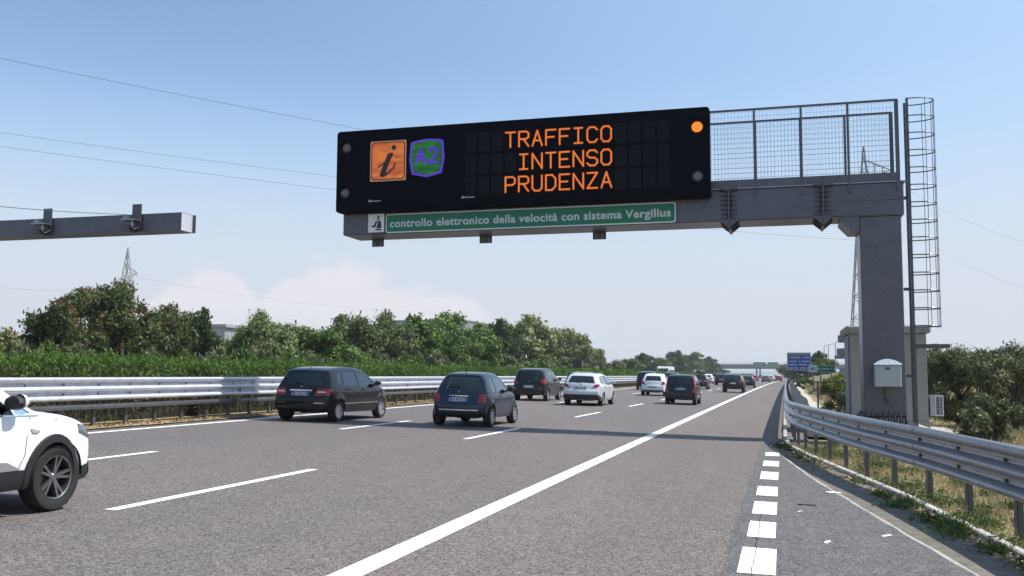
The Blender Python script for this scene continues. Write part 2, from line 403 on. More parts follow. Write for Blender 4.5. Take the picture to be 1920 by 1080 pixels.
# painted lines, each dash of its own, children of the road
solid = strip(X_SOLID - 0.125, X_SOLID + 0.125, ROAD_YS, 0.004).build('edge_line', M_PAINT, road, fix=False)
strip(X_LEFT - 0.10, X_LEFT + 0.10, ROAD_YS, 0.004).build('edge_line', M_PAINT, road, fix=False)
for X, off in ((X_L12, 0.0), (X_L23, DASH_O)):
    k = -1
    far = MB()
    while True:
        y0 = DASH_Y0 + off + k * DASH_P
        if y0 > 1200: break
        mb = strip(X - 0.075, X + 0.075, [y0, y0 + DASH_L / 2, y0 + DASH_L], 0.004)
        if y0 < 170: mb.build('lane_dash', M_PAINT, road, fix=False)
        else:
            n = len(far.v); far.v += mb.v; far.f += [tuple(i + n for i in q) for q in mb.f]
        k += 1
    tag(far.build('far_lane_dashes', M_PAINT, road, fix=False), kind='stuff')
# blocked line of the lay-by: short wide blocks
blocks = [(8.23, 9.52), (10.14, 11.22), (11.78, 12.98), (13.57, 14.73), (15.70, 16.85), (17.85, 19.0), (20.1, 21.2), (5.9, 7.15), (3.7, 4.9)]
blocks = [(8.27, 9.50), (10.12, 11.20), (11.80, 12.95), (13.60, 14.72), (15.72, 16.95), (18.0, 19.1), (20.3, 21.2), (6.2, 7.45), (4.1, 5.4)]
for i, (a, b) in enumerate(blocks):
    w = 0.155 if i else 0.17
    strip(X_DASH_EDGE - w + 0.01, X_DASH_EDGE + w - 0.02, [a, (a + b) / 2, b], 0.008).build('edge_block', M_PAINT_OLD if i in (0, 1, 7, 8) else M_PAINT, layby, fix=False)

# ------------------------------------------------ left verge strip (leaf litter, sunlit)
M_LITTER = plain('leaf_litter', (0.34, 0.25, 0.15), 0.95, noise=0.55, scale=7, bump=0.8, bscale=22)
M_CONC = plain('weathered_concrete', (0.36, 0.345, 0.32), 0.85, noise=0.18, scale=5, bump=0.25)
tag(strip(-19.0, lambda y: -14.86 + 0.04 * sin(y * 1.9) + 0.03 * sin(y * 0.7), [-30, -10] + yseq(0, 600, 0.8, 1.02), 0.03, 6).build('median_soil', M_LITTER, fix=False), kind='structure')
# low kerb under the right barrier and the weedy gutter in front of it
KERB = [(-12, 4.3), (-4, 3.55), (3, 2.95), (7, 2.50), (10.2, 2.12), (12, 1.895), (14.3, 1.60), (17.6, 1.016), (20.4, 0.514), (22.5, 0.22), (24.2, 0.066), (26, 0.02), (40, 0.02), (300, 0.02)]
kerb_x = lambda y: interp(KERB, y)
kp = [(kerb_x(y) + bend(y), y, road_z(kerb_x(y))) for y in [-12, -8, -4] + [0.75 * i for i in range(0, 60)] + [46, 50, 56, 64, 80, 110, 150, 220, 300]]
M_KERB = plain('kerb_concrete', (0.40, 0.375, 0.34), 0.85, noise=0.45, scale=6, bump=0.4)
for i in range(0, len(kp) - 1):
    if kp[i][1] < -4: continue
    a, b = Vector(kp[i]), Vector(kp[i + 1]); d = (b - a); L_ = d.length; d.normalize()
    g = 0.008
    MB().sweep([a + d * g, b - d * g], [(-0.05, -0.08), (-0.05, 0.045), (-0.035, 0.058), (0.035, 0.058), (0.05, 0.045), (0.05, -0.08), (-0.05, -0.08)]).build('kerb_stone', M_KERB, None).parent = layby
M_GUTTER = plain('gutter_dirt', (0.135, 0.122, 0.105), 0.95, noise=0.5, scale=5, bump=0.8, bscale=25)
M_EDGEC = plain('gutter_lip', (0.34, 0.32, 0.29), 0.9, noise=0.35, scale=7, bump=0.4)
tag(strip(lambda y: edge_x(y) - 0.005, lambda y: edge_x(y) + 0.045 + 0.01 * sin(y * 3.3), [-12, -6] + [0.5 * i for i in range(0, 48)], 0.003, 1).build('gutter_lip', M_EDGEC, fix=False), kind='structure')
crk = MB(); cy = [7.4 + .07 * i for i in range(70)]; cx = [X_DASH_EDGE - .035 + .004 * sin(i * 1.1) + .007 * sin(i * .31) for i in range(70)]
for i in range(69): crk.quad((cx[i] - .003, cy[i], road_z(cx[i]) + .0115), (cx[i] + .003, cy[i], road_z(cx[i]) + .0115), (cx[i + 1] + .003, cy[i + 1], road_z(cx[i + 1]) + .0115), (cx[i + 1] - .003, cy[i + 1], road_z(cx[i + 1]) + .0115))
crk.build('tar_crack', plain('tar', (0.03, 0.03, 0.03), .9), layby, fix=False)
tag(strip(lambda y: edge_x(y) - 0.06, lambda y: kerb_x(y) - 0.03, [-12, -6] + [0.5 * i for i in range(0, 50)], -0.012, 3).build('gutter', M_GUTTER, fix=False), kind='structure')
tag(strip(-0.12, 0.6, [23.5, 26, 30, 36, 45, 60, 80, 110, 150, 220, 300, 500, 900], -0.014, 2).build('shoulder_gutter', M_GUTTER, fix=False), kind='structure')
# dark slate-toned strip and concrete drain behind the far barrier
M_DARK_STRIP = plain('dark_strip_surface', (0.045, 0.047, 0.054), 0.95, noise=0.2, scale=3, bump=0.3, spec=0.05)
tag(strip(0.55, lambda y: 1.40 + 0.1 * sin(y * .2), [27, 34, 42, 50, 60, 72, 90, 110, 140, 180, 240, 300], 0.03, 1).build('dark_strip', M_DARK_STRIP, fix=False), kind='structure')
M_PALE = plain('pale_gravel', (0.42, 0.38, 0.32), 0.95, noise=0.3, scale=4, bump=0.5)
tag(strip(lambda y: 1.40 + 0.1 * sin(y * .2), lambda y: 1.85 + 0.12 * sin(y * .35), [27, 30, 34, 38, 42, 46, 50, 55, 60, 66, 72, 80, 90, 100, 110, 125, 140, 160, 180, 210, 240, 300], 0.05, 2).build('gravel_strip', M_PALE, fix=False), kind='structure')
pav = MB().box((1.3, 24.4, -0.2), (4.9, 33.5, 0.03)).build('concrete_apron', M_CONC); tag(pav, kind='structure')

# ================================================================== barriers
def galv(name, v=0.42, blue=1.05, metal=0.3, rough=0.34):
    m, nt, b = new_mat(name); N, L = nt.nodes, nt.links
    t = N.new('ShaderNodeTexCoord'); n = N.new('ShaderNodeTexNoise'); n.inputs['Scale'].default_value = 3.5; n.inputs['Detail'].default_value = 7; n.inputs['Roughness'].default_value = 0.7
    L.new(t.outputs['Object'], n.inputs['Vector'])
    vo = N.new('ShaderNodeTexVoronoi'); vo.inputs['Scale'].default_value = 26; L.new(t.outputs['Object'], vo.inputs['Vector'])
    bw = N.new('ShaderNodeRGBToBW'); L.new(vo.outputs['Color'], bw.inputs[0])
    a = N.new('ShaderNodeMath'); a.operation = 'MULTIPLY_ADD'; L.new(bw.outputs[0], a.inputs[0]); a.inputs[1].default_value = 0.35; L.new(n.outputs['Fac'], a.inputs[2])
    r = N.new('ShaderNodeValToRGB'); e = r.color_ramp.elements; e[0].position = 0.35; e[0].color = (v * .72, v * .74, v * .78 * blue, 1); e[1].position = 0.95; e[1].color = (v * 1.15, v * 1.17, v * 1.2 * blue, 1)
    L.new(a.outputs[0], r.inputs[0]); L.new(r.outputs[0], b.inputs['Base Color'])
    b.inputs['Metallic'].default_value = metal; b.inputs['Roughness'].default_value = rough
    return m
M_GALV = galv('galvanised_steel', 0.30, 1.05, 0.8, 0.33); M_GALV_LIT = galv('galvanised_steel_lit', 0.62); M_GALV_D = galv('galvanised_steel_dull', 0.11)  # left rail and arm end get a paler copy with sunlight painted in
M_RED = plain('red_reflector', (0.45, 0.035, 0.02), 0.3)
M_BOLT = plain('bolt_steel', (0.10, 0.10, 0.11), 0.5, 0.6)
M_BOLT_L = plain('bright_bolt', (0.75, 0.75, 0.76), 0.3, 0.8)
WAVE = [(o * 1.35, 1 - (1 - h) * 1.15) for o, h in [(0.005, 1.0), (0.055, 0.995), (0.078, 0.975), (0.080, 0.945), (0.060, 0.915), (0.008, 0.895), (0.0, 0.855), (0.010, 0.828), (0.062, 0.805), (0.080, 0.780), (0.078, 0.755), (0.060, 0.732), (0.008, 0.712), (0.0, 0.672), (0.010, 0.645), (0.062, 0.622), (0.080, 0.597), (0.078, 0.570), (0.055, 0.548), (0.005, 0.540)]]
def resample(path, step):
    P = [Vector(p) for p in path]; out = [P[0].copy()]; acc = 0.0
    cum = [0.0]
    for a, b in zip(P, P[1:]): cum.append(cum[-1] + (b - a).length)
    n = max(1, int(cum[-1] / step)); j = 0
    out = []
    for i in range(n + 1):
        s = cum[-1] * i / n
        while j < len(P) - 2 and cum[j + 1] < s: j += 1
        k = (s - cum[j]) / max(1e-9, cum[j + 1] - cum[j]); out.append(P[j].lerp(P[j + 1], k))
    return out
def barrier(name, pts, label, sgn, top, y_parts, panel=4.5, post_step=1.5, low=None, post_until=60, reflectors=(), post_back=0.10, zinc=None):
    zinc = zinc or M_GALV
    """W-beam barrier of three waves along pts (road side on sgn * left of travel)"""
    root = empty(name, (0, 0, 0), label, 'guardrail')
    prof = [(o * sgn, h - 1.0 + top) for o, h in WAVE]
    prof2 = [((o + 0.0045) * sgn, h - 1.0 + top) for o, h in WAVE]
    path = resample(pts, 0.5); per = int(panel / 0.5)
    i = 0; par = 0; farm = MB(); farlow = MB()
    while i < len(path) - 1:
        seg = path[i:min(i + per + 1, len(path))]
        if len(seg) < 2: break
        if i + per + 1 < len(path):        # lapped joint
            seg = seg + [seg[-1] + (seg[-1] - seg[-2]) * 0.6]
        mb = MB().sweep(seg if par == 0 else seg, prof if par else prof2)
        if seg[0].y < y_parts:
            mb.build('rail_panel', zinc, root, smooth=True, sharp=50, fix=False)
            if low:
                MB().sweep(seg, [(o * sgn, h) for o, h in low]).build('lower_rail', M_GALV_D, root, fix=False)
        else:
            n = len(farm.v); farm.v += mb.v; farm.f += [tuple(q + n for q in f) for f in mb.f]
            if low: farlow.sweep(seg, [(o * sgn, h) for o, h in low])
        i += per; par ^= 1
    if farm.v: tag(farm.build('far_rail', zinc, root, smooth=True, sharp=50, fix=False), kind='stuff')
    if farlow.v: tag(farlow.build('far_lower_rail', M_GALV_D, root, fix=False), kind='stuff')
    # posts: C-section, one mesh shared
    pm = MB()
    for lo, hi in (((-0.05, -0.03, -0.25), (0.05, -0.024, top - 0.04)), ((-0.05, -0.03, -0.25), (-0.044, 0.03, top - 0.04)), ((0.044, -0.03, -0.25), (0.05, 0.03, top - 0.04))): pm.box(lo, hi)
    post_me = None; fp = MB(); bolts = MB(); bright = MB()
    pp = resample(pts, post_step)
    for k, p in enumerate(pp):
        d = (pp[min(k + 1, len(pp) - 1)] - pp[max(k - 1, 0)]); d.z = 0; d.normalize(); nrm = Vector((-d.y, d.x, 0)) * sgn
        q = p - nrm * post_back; ang = math.atan2(nrm.y, nrm.x) - pi / 2
        if p.y < post_until:
            if post_me is None:
                o = pm.build('post', M_GALV_D, root); post_me = o.data
            else: o = link('post', post_me, root)
            o.location = q; o.rotation_euler = (0, 0, ang + pi)
            sp = MB(); sp.bar(p - nrm * 0.075 + Vector((0, 0, top - 0.16)), p - nrm * 0.004 + Vector((0, 0, top - 0.16)), 0.07, 0.22)
            sp.build('spacer', M_GALV_D, root)
            for h in (0.833, 0.623):
                c = p + nrm * 0.012 + Vector((0, 0, h - 1 + top)); bolts.bar(c - nrm * 0.01, c + nrm * 0.012, 0.034, 0.034)
            if k % 3 == 1:
                for h in (0.747, 0.54):
                    c = p + nrm * 0.082 + Vector((0, 0, h - 1 + top)); bright.bar(c - nrm * 0.01, c + nrm * 0.008, 0.024, 0.024)
        else: fp.box((q.x - 0.05, q.y - 0.03, q.z - 0.2), (q.x + 0.05, q.y + 0.03, q.z + top - 0.04))
    if fp.v: tag(fp.build('far_posts', M_GALV_D, root, fix=False), kind='stuff')
    tag(bolts.build('bolts', M_BOLT, root, fix=False), kind='stuff'); tag(bright.build('bright_bolts', M_BOLT_L, root, fix=False), kind='stuff')
    for y, hs in reflectors:
        p = min(path, key=lambda q: abs(q.y - y)); i = path.index(p); d = (path[min(i + 1, len(path) - 1)] - path[max(i - 1, 0)]); d.z = 0; d.normalize(); nrm = Vector((-d.y, d.x, 0)) * sgn
        for h in hs:
            c = p + nrm * 0.0 + Vector((0, 0, h))
            MB().bar(c, c + nrm * 0.05, 0.075, 0.075).build('reflector', M_RED, root, bevel=0.01)
    return root
# right barrier: flares outwards round the lay-by, then follows the shoulder
RB = [(-9, 4.10), (-4, 3.70), (0, 3.32), (4, 2.98), (7, 2.66), (9.5, 2.38), (10.98, 2.19), (12.48, 1.97), (14.1, 1.74), (15.25, 1.50), (16.3, 1.27), (17.83, 1.03), (19.46, 0.80), (21.3, 0.54), (23.0, 0.33), (24.5, 0.20), (26, 0.14), (28, 0.12), (36, 0.12), (60, 0.12), (100, 0.12), (180, .12), (300, .12), (500, .12), (900, .12)]
def smooth_tab(tab, y):
    return sum(interp(tab, y + o) * w for o, w in ((-1.2, .2), (-.5, .2), (0, .2), (.5, .2), (1.2, .2))) if y < 40 else interp(tab, y)
rpath = [(smooth_tab(RB, y) + bend(y), y, road_z(smooth_tab(RB, y))) for y in [-4, -2] + [0.5 * i for i in range(0, 80)] + list(range(40, 150, 3)) + list(range(150, 700, 12))]
barrier('roadside_guardrail', rpath, 'galvanised three-wave guardrail flaring out round the lay-by on the right', 1, 1.0, 90, 4.5, 1.5, post_until=75, reflectors=((25.2, (0.66,)), (49, (0.75,)), (73, (.75,))))
lpath = [(-15.30 + bend(y), y, road_z(-15.3)) for y in list(range(2, 160, 2)) + list(range(160, 900, 15))]
LOW = [(0.0, 0.545), (0.05, 0.54), (0.06, 0.49), (0.05, 0.435), (0.0, 0.43)]
barrier('median_guardrail', lpath, 'long galvanised guardrail with three waves and a lower rail beside the hedge', -1, 1.158, 140, 4.5, 1.13, low=LOW, post_until=70, zinc=M_GALV_LIT, reflectors=[(25.2 + 12.9 * i, (0.93, 0.77)) for i in range(-1, 4)])
# ================================================================== sign gantry
YS, YB0, YB1 = 25.20, 25.55, 26.75          # display front, beam front, beam back
M_STEEL = galv('gantry_steel', 0.10, 1.18)
M_STEEL2 = galv('gantry_fittings', 0.085, 1.15)
M_BLACK = plain('display_black', (0.002, 0.0025, 0.006), 0.6, spec=0.05)
M_MODULE = plain('led_module_face', (0.0065, 0.007, 0.012), 0.7, spec=0.1)
M_AMBER = emit('amber_led', (1.0, 0.235, 0.018), 0.62)
GZ0, GZ1 = 5.66, 6.50                       # beam underside and top
GX0, GX1 = -12.35, 3.02
gantry = empty('sign_gantry', (2.45, 26.15, 0), 'grey steel cantilever gantry with column, beam and mesh-sided walkway over the motorway', 'gantry')
def gb(mb, name, mat=M_STEEL, parent=gantry, **k):
    o = mb.build(name, mat, parent, **k)
    if parent is gantry: o.location = -Vector(gantry.location)
    return o
# beam in three lengths between the flanged joints
J1, J2 = at_y(1367, 380, YB0).x, at_y(1543, 380, YB0).x
for a, b in ((GX0, J1 - 0.03), (J1 + 0.03, J2 - 0.03), (J2 + 0.03, GX1)):
    mb = MB().box((a, YB0, GZ0), (b, YB1, GZ1)); gb(mb, 'beam', bevel=0.025)
mb = MB().box((J2 + 0.03, YB0 - 0.022, 6.06), (GX1, YB0, 6.09)); gb(mb, 'stiffener')
mb = MB().box((GX0 - 0.04, YB0 - 0.04, GZ1), (GX1 + 0.05, YB1 + 0.04, GZ1 + 0.025)); gb(mb, 'walkway_plate', M_GALV)
for J in (J1, J2):
    for s in (-1, 1):                        # end plates, taller than the beam with pointed head and foot
        pr = [(YB0 - 0.16, GZ0 - 0.02), (YB0 + 0.15, GZ0 - 0.21), (YB1 - 0.15, GZ0 - 0.21), (YB1 + 0.16, GZ0 - 0.02), (YB1 + 0.16, GZ1 + 0.02), (YB1 - 0.15, GZ1 + 0.21), (YB0 + 0.15, GZ1 + 0.21), (YB0 - 0.16, GZ1 + 0.02)]
        x0, x1 = (J - 0.028, J - 0.003) if s < 0 else (J + 0.003, J + 0.028)
        gb(MB().prism(pr, lambda y, z, x=x0: (x, y, z), lambda y, z, x=x1: (x, y, z)), 'flange_plate', M_STEEL2)
        for k in range(7):                   # triangular ribs on the face
            z = GZ0 + 0.06 + k * 0.12
            tri = [(J + s * 0.03, YB0 - 0.15), (J + s * 0.03, YB0), (J + s * 0.24, YB0)]
            gb(MB().prism(tri, lambda x, y, z=z: (x, y, z), lambda x, y, z=z: (x, y, z + 0.014)), 'flange_rib', M_STEEL2)
        for zz, dz in ((GZ1 + 0.026, 0.17), (GZ0 - 0.001, -0.19)):
            for yy in (YB0 + 0.25, YB0 + 0.6, YB0 + 0.95):
                tri = [(J + s * 0.03, zz), (J + s * 0.03, zz + dz), (J + s * 0.26, zz)]
                gb(MB().prism(tri, lambda x, z, y=yy: (x, y, z), lambda x, z, y=yy: (x, y + 0.014, z)), 'flange_rib', M_STEEL2)
for J in (J1, J2):                           # kite-shaped gussets on the face of each joint
    for z0, dz in ((GZ1 - 0.03, 0.24), (GZ0 + 0.03, -0.24)):
        for s in (-1, 1):
            tri = [(J + s * .004, z0), (J + s * .27, z0), (J + s * .004, z0 + dz)]
            gb(MB().prism(tri, lambda x, z: (x, YB0 - 0.17, z), lambda x, z: (x, YB0 - 0.145, z)), 'joint_gusset', M_STEEL2)
            gb(MB().box((min(J + s * .03, J + s * .26), YB0 - 0.145, z0 - .008), (max(J + s * .03, J + s * .26), YB0, z0 + .008)), 'joint_gusset', M_STEEL2)
# column with base plate, fins and bolts
CX0, CX1 = 1.955, 2.945
colm = MB().box((CX0, YB0 + 0.04, 0.62), (CX1, YB1 - 0.04, GZ0)); gb(colm, 'column', bevel=0.02)
gb(MB().box((CX0 - 0.25, YB0 - 0.22, 0.40), (CX1 + 0.22, YB1 + 0.2, 0.46)), 'base_plate', M_STEEL2)
gb(MB().box((CX0 - 0.5, YB0 - 0.5, -0.15), (CX1 + 0.45, YB1 + 0.45, 0.40)), 'plinth', M_CONC, bevel=0.03)
gb(MB().box((CX0 + 0.012, YB0 + 0.052, 0.46), (CX1 - 0.012, YB1 - 0.052, 0.62)), 'column_foot', M_STEEL2)
for k in range(8):
    x = CX0 + 0.03 + k * 0.132
    tri = [(YB0 + 0.045, 0.46), (YB0 - 0.18, 0.46), (YB0 - 0.18, 0.52), (YB0 + 0.045, 0.76)]
    gb(MB().prism(tri, lambda y, z, x=x: (x, y, z), lambda y, z, x=x: (x + 0.014, y, z)), 'base_fin', M_STEEL2)
    gb(MB().tube([(x + 0.07, YB0 - 0.12, 0.44), (x + 0.07, YB0 - 0.12, 0.60)], 0.022, 6), 'anchor_bolt', M_GALV)
for k in range(7):
    y = YB0 + 0.08 + k * 0.17
    tri = [(CX0, 0.46), (CX0 - 0.2, 0.46), (CX0 - 0.2, 0.52), (CX0, 0.76)]
    gb(MB().prism(tri, lambda x, z, y=y: (x, y, z), lambda x, z, y=y: (x, y + 0.014, z)), 'base_fin', M_STEEL2)
# corbel between column and beam
pr = [(CX0, GZ0 - 0.002), (CX0 - 0.46, GZ0 - 0.002), (CX0 - 0.46, GZ0 - 0.10), (CX0 - 0.22, GZ0 - 0.36), (CX0, GZ0 - 0.36)]
gb(MB().prism(pr, lambda x, z: (x, YB0 + 0.02, z), lambda x, z: (x, YB1 - 0.02, z)), 'corbel')
# walkway guard rails (front and back) with welded mesh
RAIL_Z = 8.60; GRX1 = at_y(1683, 300, YB0).x; GRX0 = -1.75
bays = [GRX0] + [at_y(u, 300, YB0).x for u in (1415, 1503, 1591, 1683)]
for yy, top in ((YB0 - 0.03, RAIL_Z), (YB1 + 0.03, RAIL_Z)):
    gb(MB().box((GRX0 - 0.6, yy - 0.012, GZ1 - 0.02 if yy > 26 else GZ1 + 0.03), (GRX1, yy + 0.012, GZ1 + 0.24)), 'toe_board', M_STEEL)
    gb(MB().bar((GRX0 - 0.6, yy, top), (GRX1 + 0.03, yy, top), 0.05, 0.05), 'handrail', M_STEEL2)
    for x in bays[1:]:
        w = 0.09 if x == bays[-1] else 0.055
        gb(MB().box((x - w / 2, yy - 0.03, GZ1 - 0.22), (x + w / 2, yy + 0.03, top)), 'guard_post', M_STEEL2)
    for a, b in zip(bays, bays[1:]):
        mm = MB(); z0, z1 = GZ1 + 0.27, top - 0.05
        n = int((b - a - 0.1) / 0.085)
        for i in range(n + 1):
            x = a + 0.05 + (b - a - 0.1) * i / n; mm.box((x - 0.0022, yy - 0.0022, z0), (x + 0.0022, yy + 0.0022, z1))
        for i in range(14):
            z = z0 + (z1 - z0) * i / 13; mm.box((a + 0.03, yy + 0.0024, z - 0.0024), (b - 0.03, yy + 0.008, z + 0.0024))
        gb(mm, 'mesh_panel', M_STEEL2, fix=False)
# small mounting plates under the beam
for u, v in ((709, 447), (911, 440), (1124, 433)):
    c = at_y(u, v, YB1 - 0.15); x = c.x
    gb(MB().box((x - 0.19, YB1 - 0.16, GZ0 - 0.22), (x + 0.19, YB1 - 0.14, GZ0)), 'mounting_plate', M_STEEL2)
    for s in (-0.09, 0.09):
        gb(MB().box((x + s - 0.012, YB1 - 0.172, GZ0 - 0.19), (x + s + 0.012, YB1 - 0.160, GZ0 - 0.05)), 'plate_slot', M_GALV)
# caged ladder on the far side of the column
ladder = empty('caged_ladder', (3.2, 26.2, 0.03), 'tall steel ladder with safety cage standing behind the gantry column', 'ladder')
LX, LY0, LY1 = 3.20, 25.92, 26.42
def lb(mb, name, mat=M_STEEL2, **k):
    o = mb.build(name, mat, ladder, **k); o.location = -Vector(ladder.location); return o
for y in (LY0, LY1): lb(MB().box((LX - 0.03, y - 0.022, 0.03), (LX + 0.03, y + 0.022, 8.74)), 'stile')
for i in range(29): lb(MB().tube([(LX, LY0 + 0.02, 0.35 + i * 0.285), (LX, LY1 - 0.02, 0.35 + i * 0.285)], 0.013, 6), 'rung')
def hoop_pt(t, z, rx=0.64, ry=0.36):          # t 0..1 from one stile round to the other
    a = -pi / 2 + pi * t; return Vector((LX + 0.03 + rx * max(0, cos(a)) ** 0.8, (LY0 + LY1) / 2 + ry * sin(a), z))
for i in range(14):
    z = 8.70 - i * 0.447
    lb(MB().tube([(LX + 0.02, LY0, z)] + [hoop_pt(k / 14, z) for k in range(15)] + [(LX + 0.02, LY1, z)], 0.016, 5), 'cage_hoop')
for t in (0.18, 0.36, 0.5, 0.64, 0.82):
    lb(MB().bar(hoop_pt(t, 2.85) * 1.0, hoop_pt(t, 8.72), 0.03, 0.012, (1, 0, 0)), 'cage_strap')
lb(MB().box((LX + 0.03, LY0 - 0.05, 2.34), (LX + 0.82, LY0 - 0.01, 2.43)), 'cage_frame'); lb(MB().box((LX + 0.03, LY1 + 0.01, 2.34), (LX + 0.82, LY1 + 0.05, 2.43)), 'cage_frame'); lb(MB().box((LX + 0.78, LY0 - 0.01, 2.34), (LX + 0.82, LY1 + 0.01, 2.43)), 'cage_frame')
for z in (1.6, 3.8, 6.15): lb(MB().box((CX1 + 0.075, 26.1, z), (LX - 0.03, 26.22, z + 0.07)), 'wall_bracket')

# ------------------------------------------------ LED display
DX0, DX1, DZ0, DZ1 = -12.42, -1.715, 6.27, 8.67
disp = empty('message_display', ((DX0 + DX1) / 2, YS, DZ0), 'wide black electronic message board reading TRAFFICO INTENSO PRUDENZA on the gantry', 'display')
def db(mb, name, mat, parent=None, **k):
    o = mb.build(name, mat, parent or disp, **k)
    if parent is None: o.location = -Vector(disp.location)
    return o
def rounded(x0, z0, x1, z1, r, n=5):
    P = []
    for cx, cz, a0 in ((x1 - r, z1 - r, 0), (x0 + r, z1 - r, 90), (x0 + r, z0 + r, 180), (x1 - r, z0 + r, 270)):
        for i in range(n + 1): a = radians(a0 + 90 * i / n); P.append((cx + r * cos(a), cz + r * sin(a)))
    return P
db(MB().prism(rounded(DX0, DZ0, DX1, DZ1, 0.10), lambda x, z: (x, YS, z), lambda x, z: (x, YB0 - 0.05, z)), 'housing', M_BLACK)
def disp_xz(u, v): p = at_y(u, v, YS); return p.x, p.z
c0 = disp_xz(883, 300)[0]; cN = disp_xz(1137, 300)[0]; CP = (cN - c0) / 10
rows = [disp_xz(1050, v)[1] for v in (256.5, 299.5, 341.5)]
CH, CWD = 0.415, 0.27
STROKES = {
 'T': [[(0, 1), (1, 1)], [(.5, 1), (.5, 0)]], 'I': [[(.1, 1), (.9, 1)], [(.1, 0), (.9, 0)], [(.5, 1), (.5, 0)]],
 'R': [[(0, 0), (0, 1), (.75, 1), (1, .88), (1, .62), (.75, .5), (0, .5)], [(.45, .5), (1, 0)]],
 'A': [[(0, 0), (.5, 1), (1, 0)], [(.2, .34), (.8, .34)]], 'F': [[(0, 0), (0, 1), (1, 1)], [(0, .52), (.8, .52)]],
 'C': [[(1, .82), (.75, 1), (.25, 1), (0, .8), (0, .2), (.25, 0), (.75, 0), (1, .18)]],
 'O': [[(.25, 0), (.75, 0), (1, .2), (1, .8), (.75, 1), (.25, 1), (0, .8), (0, .2), (.25, 0)]],
 'N': [[(0, 0), (0, 1), (1, 0), (1, 1)]], 'E': [[(1, 1), (0, 1), (0, 0), (1, 0)], [(0, .52), (.8, .52)]],
 'S': [[(1, .84), (.75, 1), (.25, 1), (0, .84), (0, .66), (.25, .52), (.75, .5), (1, .36), (1, .16), (.75, 0), (.25, 0), (0, .16)]],
 'P': [[(0, 0), (0, 1), (.75, 1), (1, .86), (1, .6), (.75, .46), (0, .46)]], 'U': [[(0, 1), (0, .18), (.25, 0), (.75, 0), (1, .18), (1, 1)]],
 'D': [[(0, 0), (0, 1), (.65, 1), (1, .75), (1, .25), (.65, 0), (0, 0)]], 'Z': [[(0, 1), (1, 1), (0, 0), (1, 0)]]}
def stroke_mesh(mb, strokes, x, z, w, h, y, th=0.046, dep=0.012, shear=0.0):
    for st in strokes:
        P = [Vector((x + px * w + shear * pz * h, y, z + pz * h)) for px, pz in st]
        for a, b in zip(P, P[1:]):
            d = (b - a).normalized() * (th * 0.42); mb.bar(a - d, b + d, dep, th, up=(d.cross(Vector((0, 1, 0)))).normalized())
for r, (word, c_start) in enumerate((('TRAFFICO', 3), ('INTENSO', 4), ('PRUDENZA', 3))):
    for c in range(15):
        xc = c0 + CP * c; lit = c_start <= c < c_start + len(word)
        mo = db(MB().box((xc - CP * 0.41, YS - 0.010, rows[r] - 0.27), (xc + CP * 0.41, YS - 0.0005, rows[r] + 0.27)), 'led_module', M_MODULE if not lit else M_BLACK)
        if lit:
            lm = MB(); stroke_mesh(lm, STROKES[word[c - c_start]], xc - CWD / 2, rows[r] - CH / 2, CWD, CH, YS - 0.0185)
            db(lm, 'lit_letter', M_AMBER)
# pictogram screens: italic i on amber, A2 road shield
def led_screen(name, lo, hi, s_lo, s_hi, scale):
    m, nt, b = new_mat(name); N, L = nt.nodes, nt.links
    t = N.new('ShaderNodeTexCoord'); mp = N.new('ShaderNodeMapping'); mp.inputs['Scale'].default_value = (1.4, 1, 6); L.new(t.outputs['Object'], mp.inputs[0])
    n = N.new('ShaderNodeTexNoise'); n.inputs['Scale'].default_value = scale; n.inputs['Detail'].default_value = 3; L.new(mp.outputs[0], n.inputs['Vector'])
    c = N.new('ShaderNodeMixRGB'); c.inputs[1].default_value = (*lo, 1); c.inputs[2].default_value = (*hi, 1)
    r = N.new('ShaderNodeMapRange'); r.inputs[1].default_value = 0.3; r.inputs[2].default_value = 0.7; L.new(n.outputs['Fac'], r.inputs[0]); L.new(r.outputs[0], c.inputs[0])
    r2 = N.new('ShaderNodeMapRange'); r2.inputs[1].default_value = 0.3; r2.inputs[2].default_value = 0.7; r2.inputs[3].default_value = s_lo; r2.inputs[4].default_value = s_hi; L.new(n.outputs['Fac'], r2.inputs[0])
    b.inputs['Base Color'].default_value = (0.01, 0.01, 0.01, 1); L.new(c.outputs[0], b.inputs['Emission Color']); L.new(r2.outputs[0], b.inputs['Emission Strength'])
    return m
M_SCR_O = led_screen('amber_screen', (0.9, 0.17, 0.04), (1.0, 0.27, 0.03), 0.30, 0.52, 1.6)
M_SCR_W = emit('pale_led', (1.0, 0.55, 0.35), 0.25)
M_SCR_G = led_screen('green_screen', (0.0, 0.16, 0.03), (0.0, 0.55, 0.0), 0.12, 0.30, 1.1)
M_PURPLE = emit('violet_led', (0.16, 0.04, 0.95), 0.42)
def scr(u0, v0, u1, v1):
    a, b = disp_xz(u0, v0), disp_xz(u1, v1); return min(a[0], b[0]), min(a[1], b[1]), max(a[0], b[0]), max(a[1], b[1])
ax0, az0, ax1, az1 = scr(694, 341, 762, 268)
az1 = az0 + (ax1 - ax0) * 1.06
pic = db(MB().prism(rounded(ax0, az0, ax1, az1, 0.03), lambda x, z: (x, YS - 0.012, z), lambda x, z: (x, YS - 0.001, z)), 'pictogram_border', M_SCR_W)
def child(mb, name, mat, par):
    return mb.build(name, mat, par)
child(MB().prism(rounded(ax0 + .035, az0 + .035, ax1 - .035, az1 - .035, 0.09), lambda x, z: (x, YS - 0.017, z), lambda x, z: (x, YS - 0.0125, z)), 'dark_frame', M_BLACK, pic)
child(MB().prism(rounded(ax0 + .06, az0 + .06, ax1 - .06, az1 - .06, 0.08), lambda x, z: (x, YS - 0.022, z), lambda x, z: (x, YS - 0.0175, z)), 'amber_field', M_SCR_O, pic)
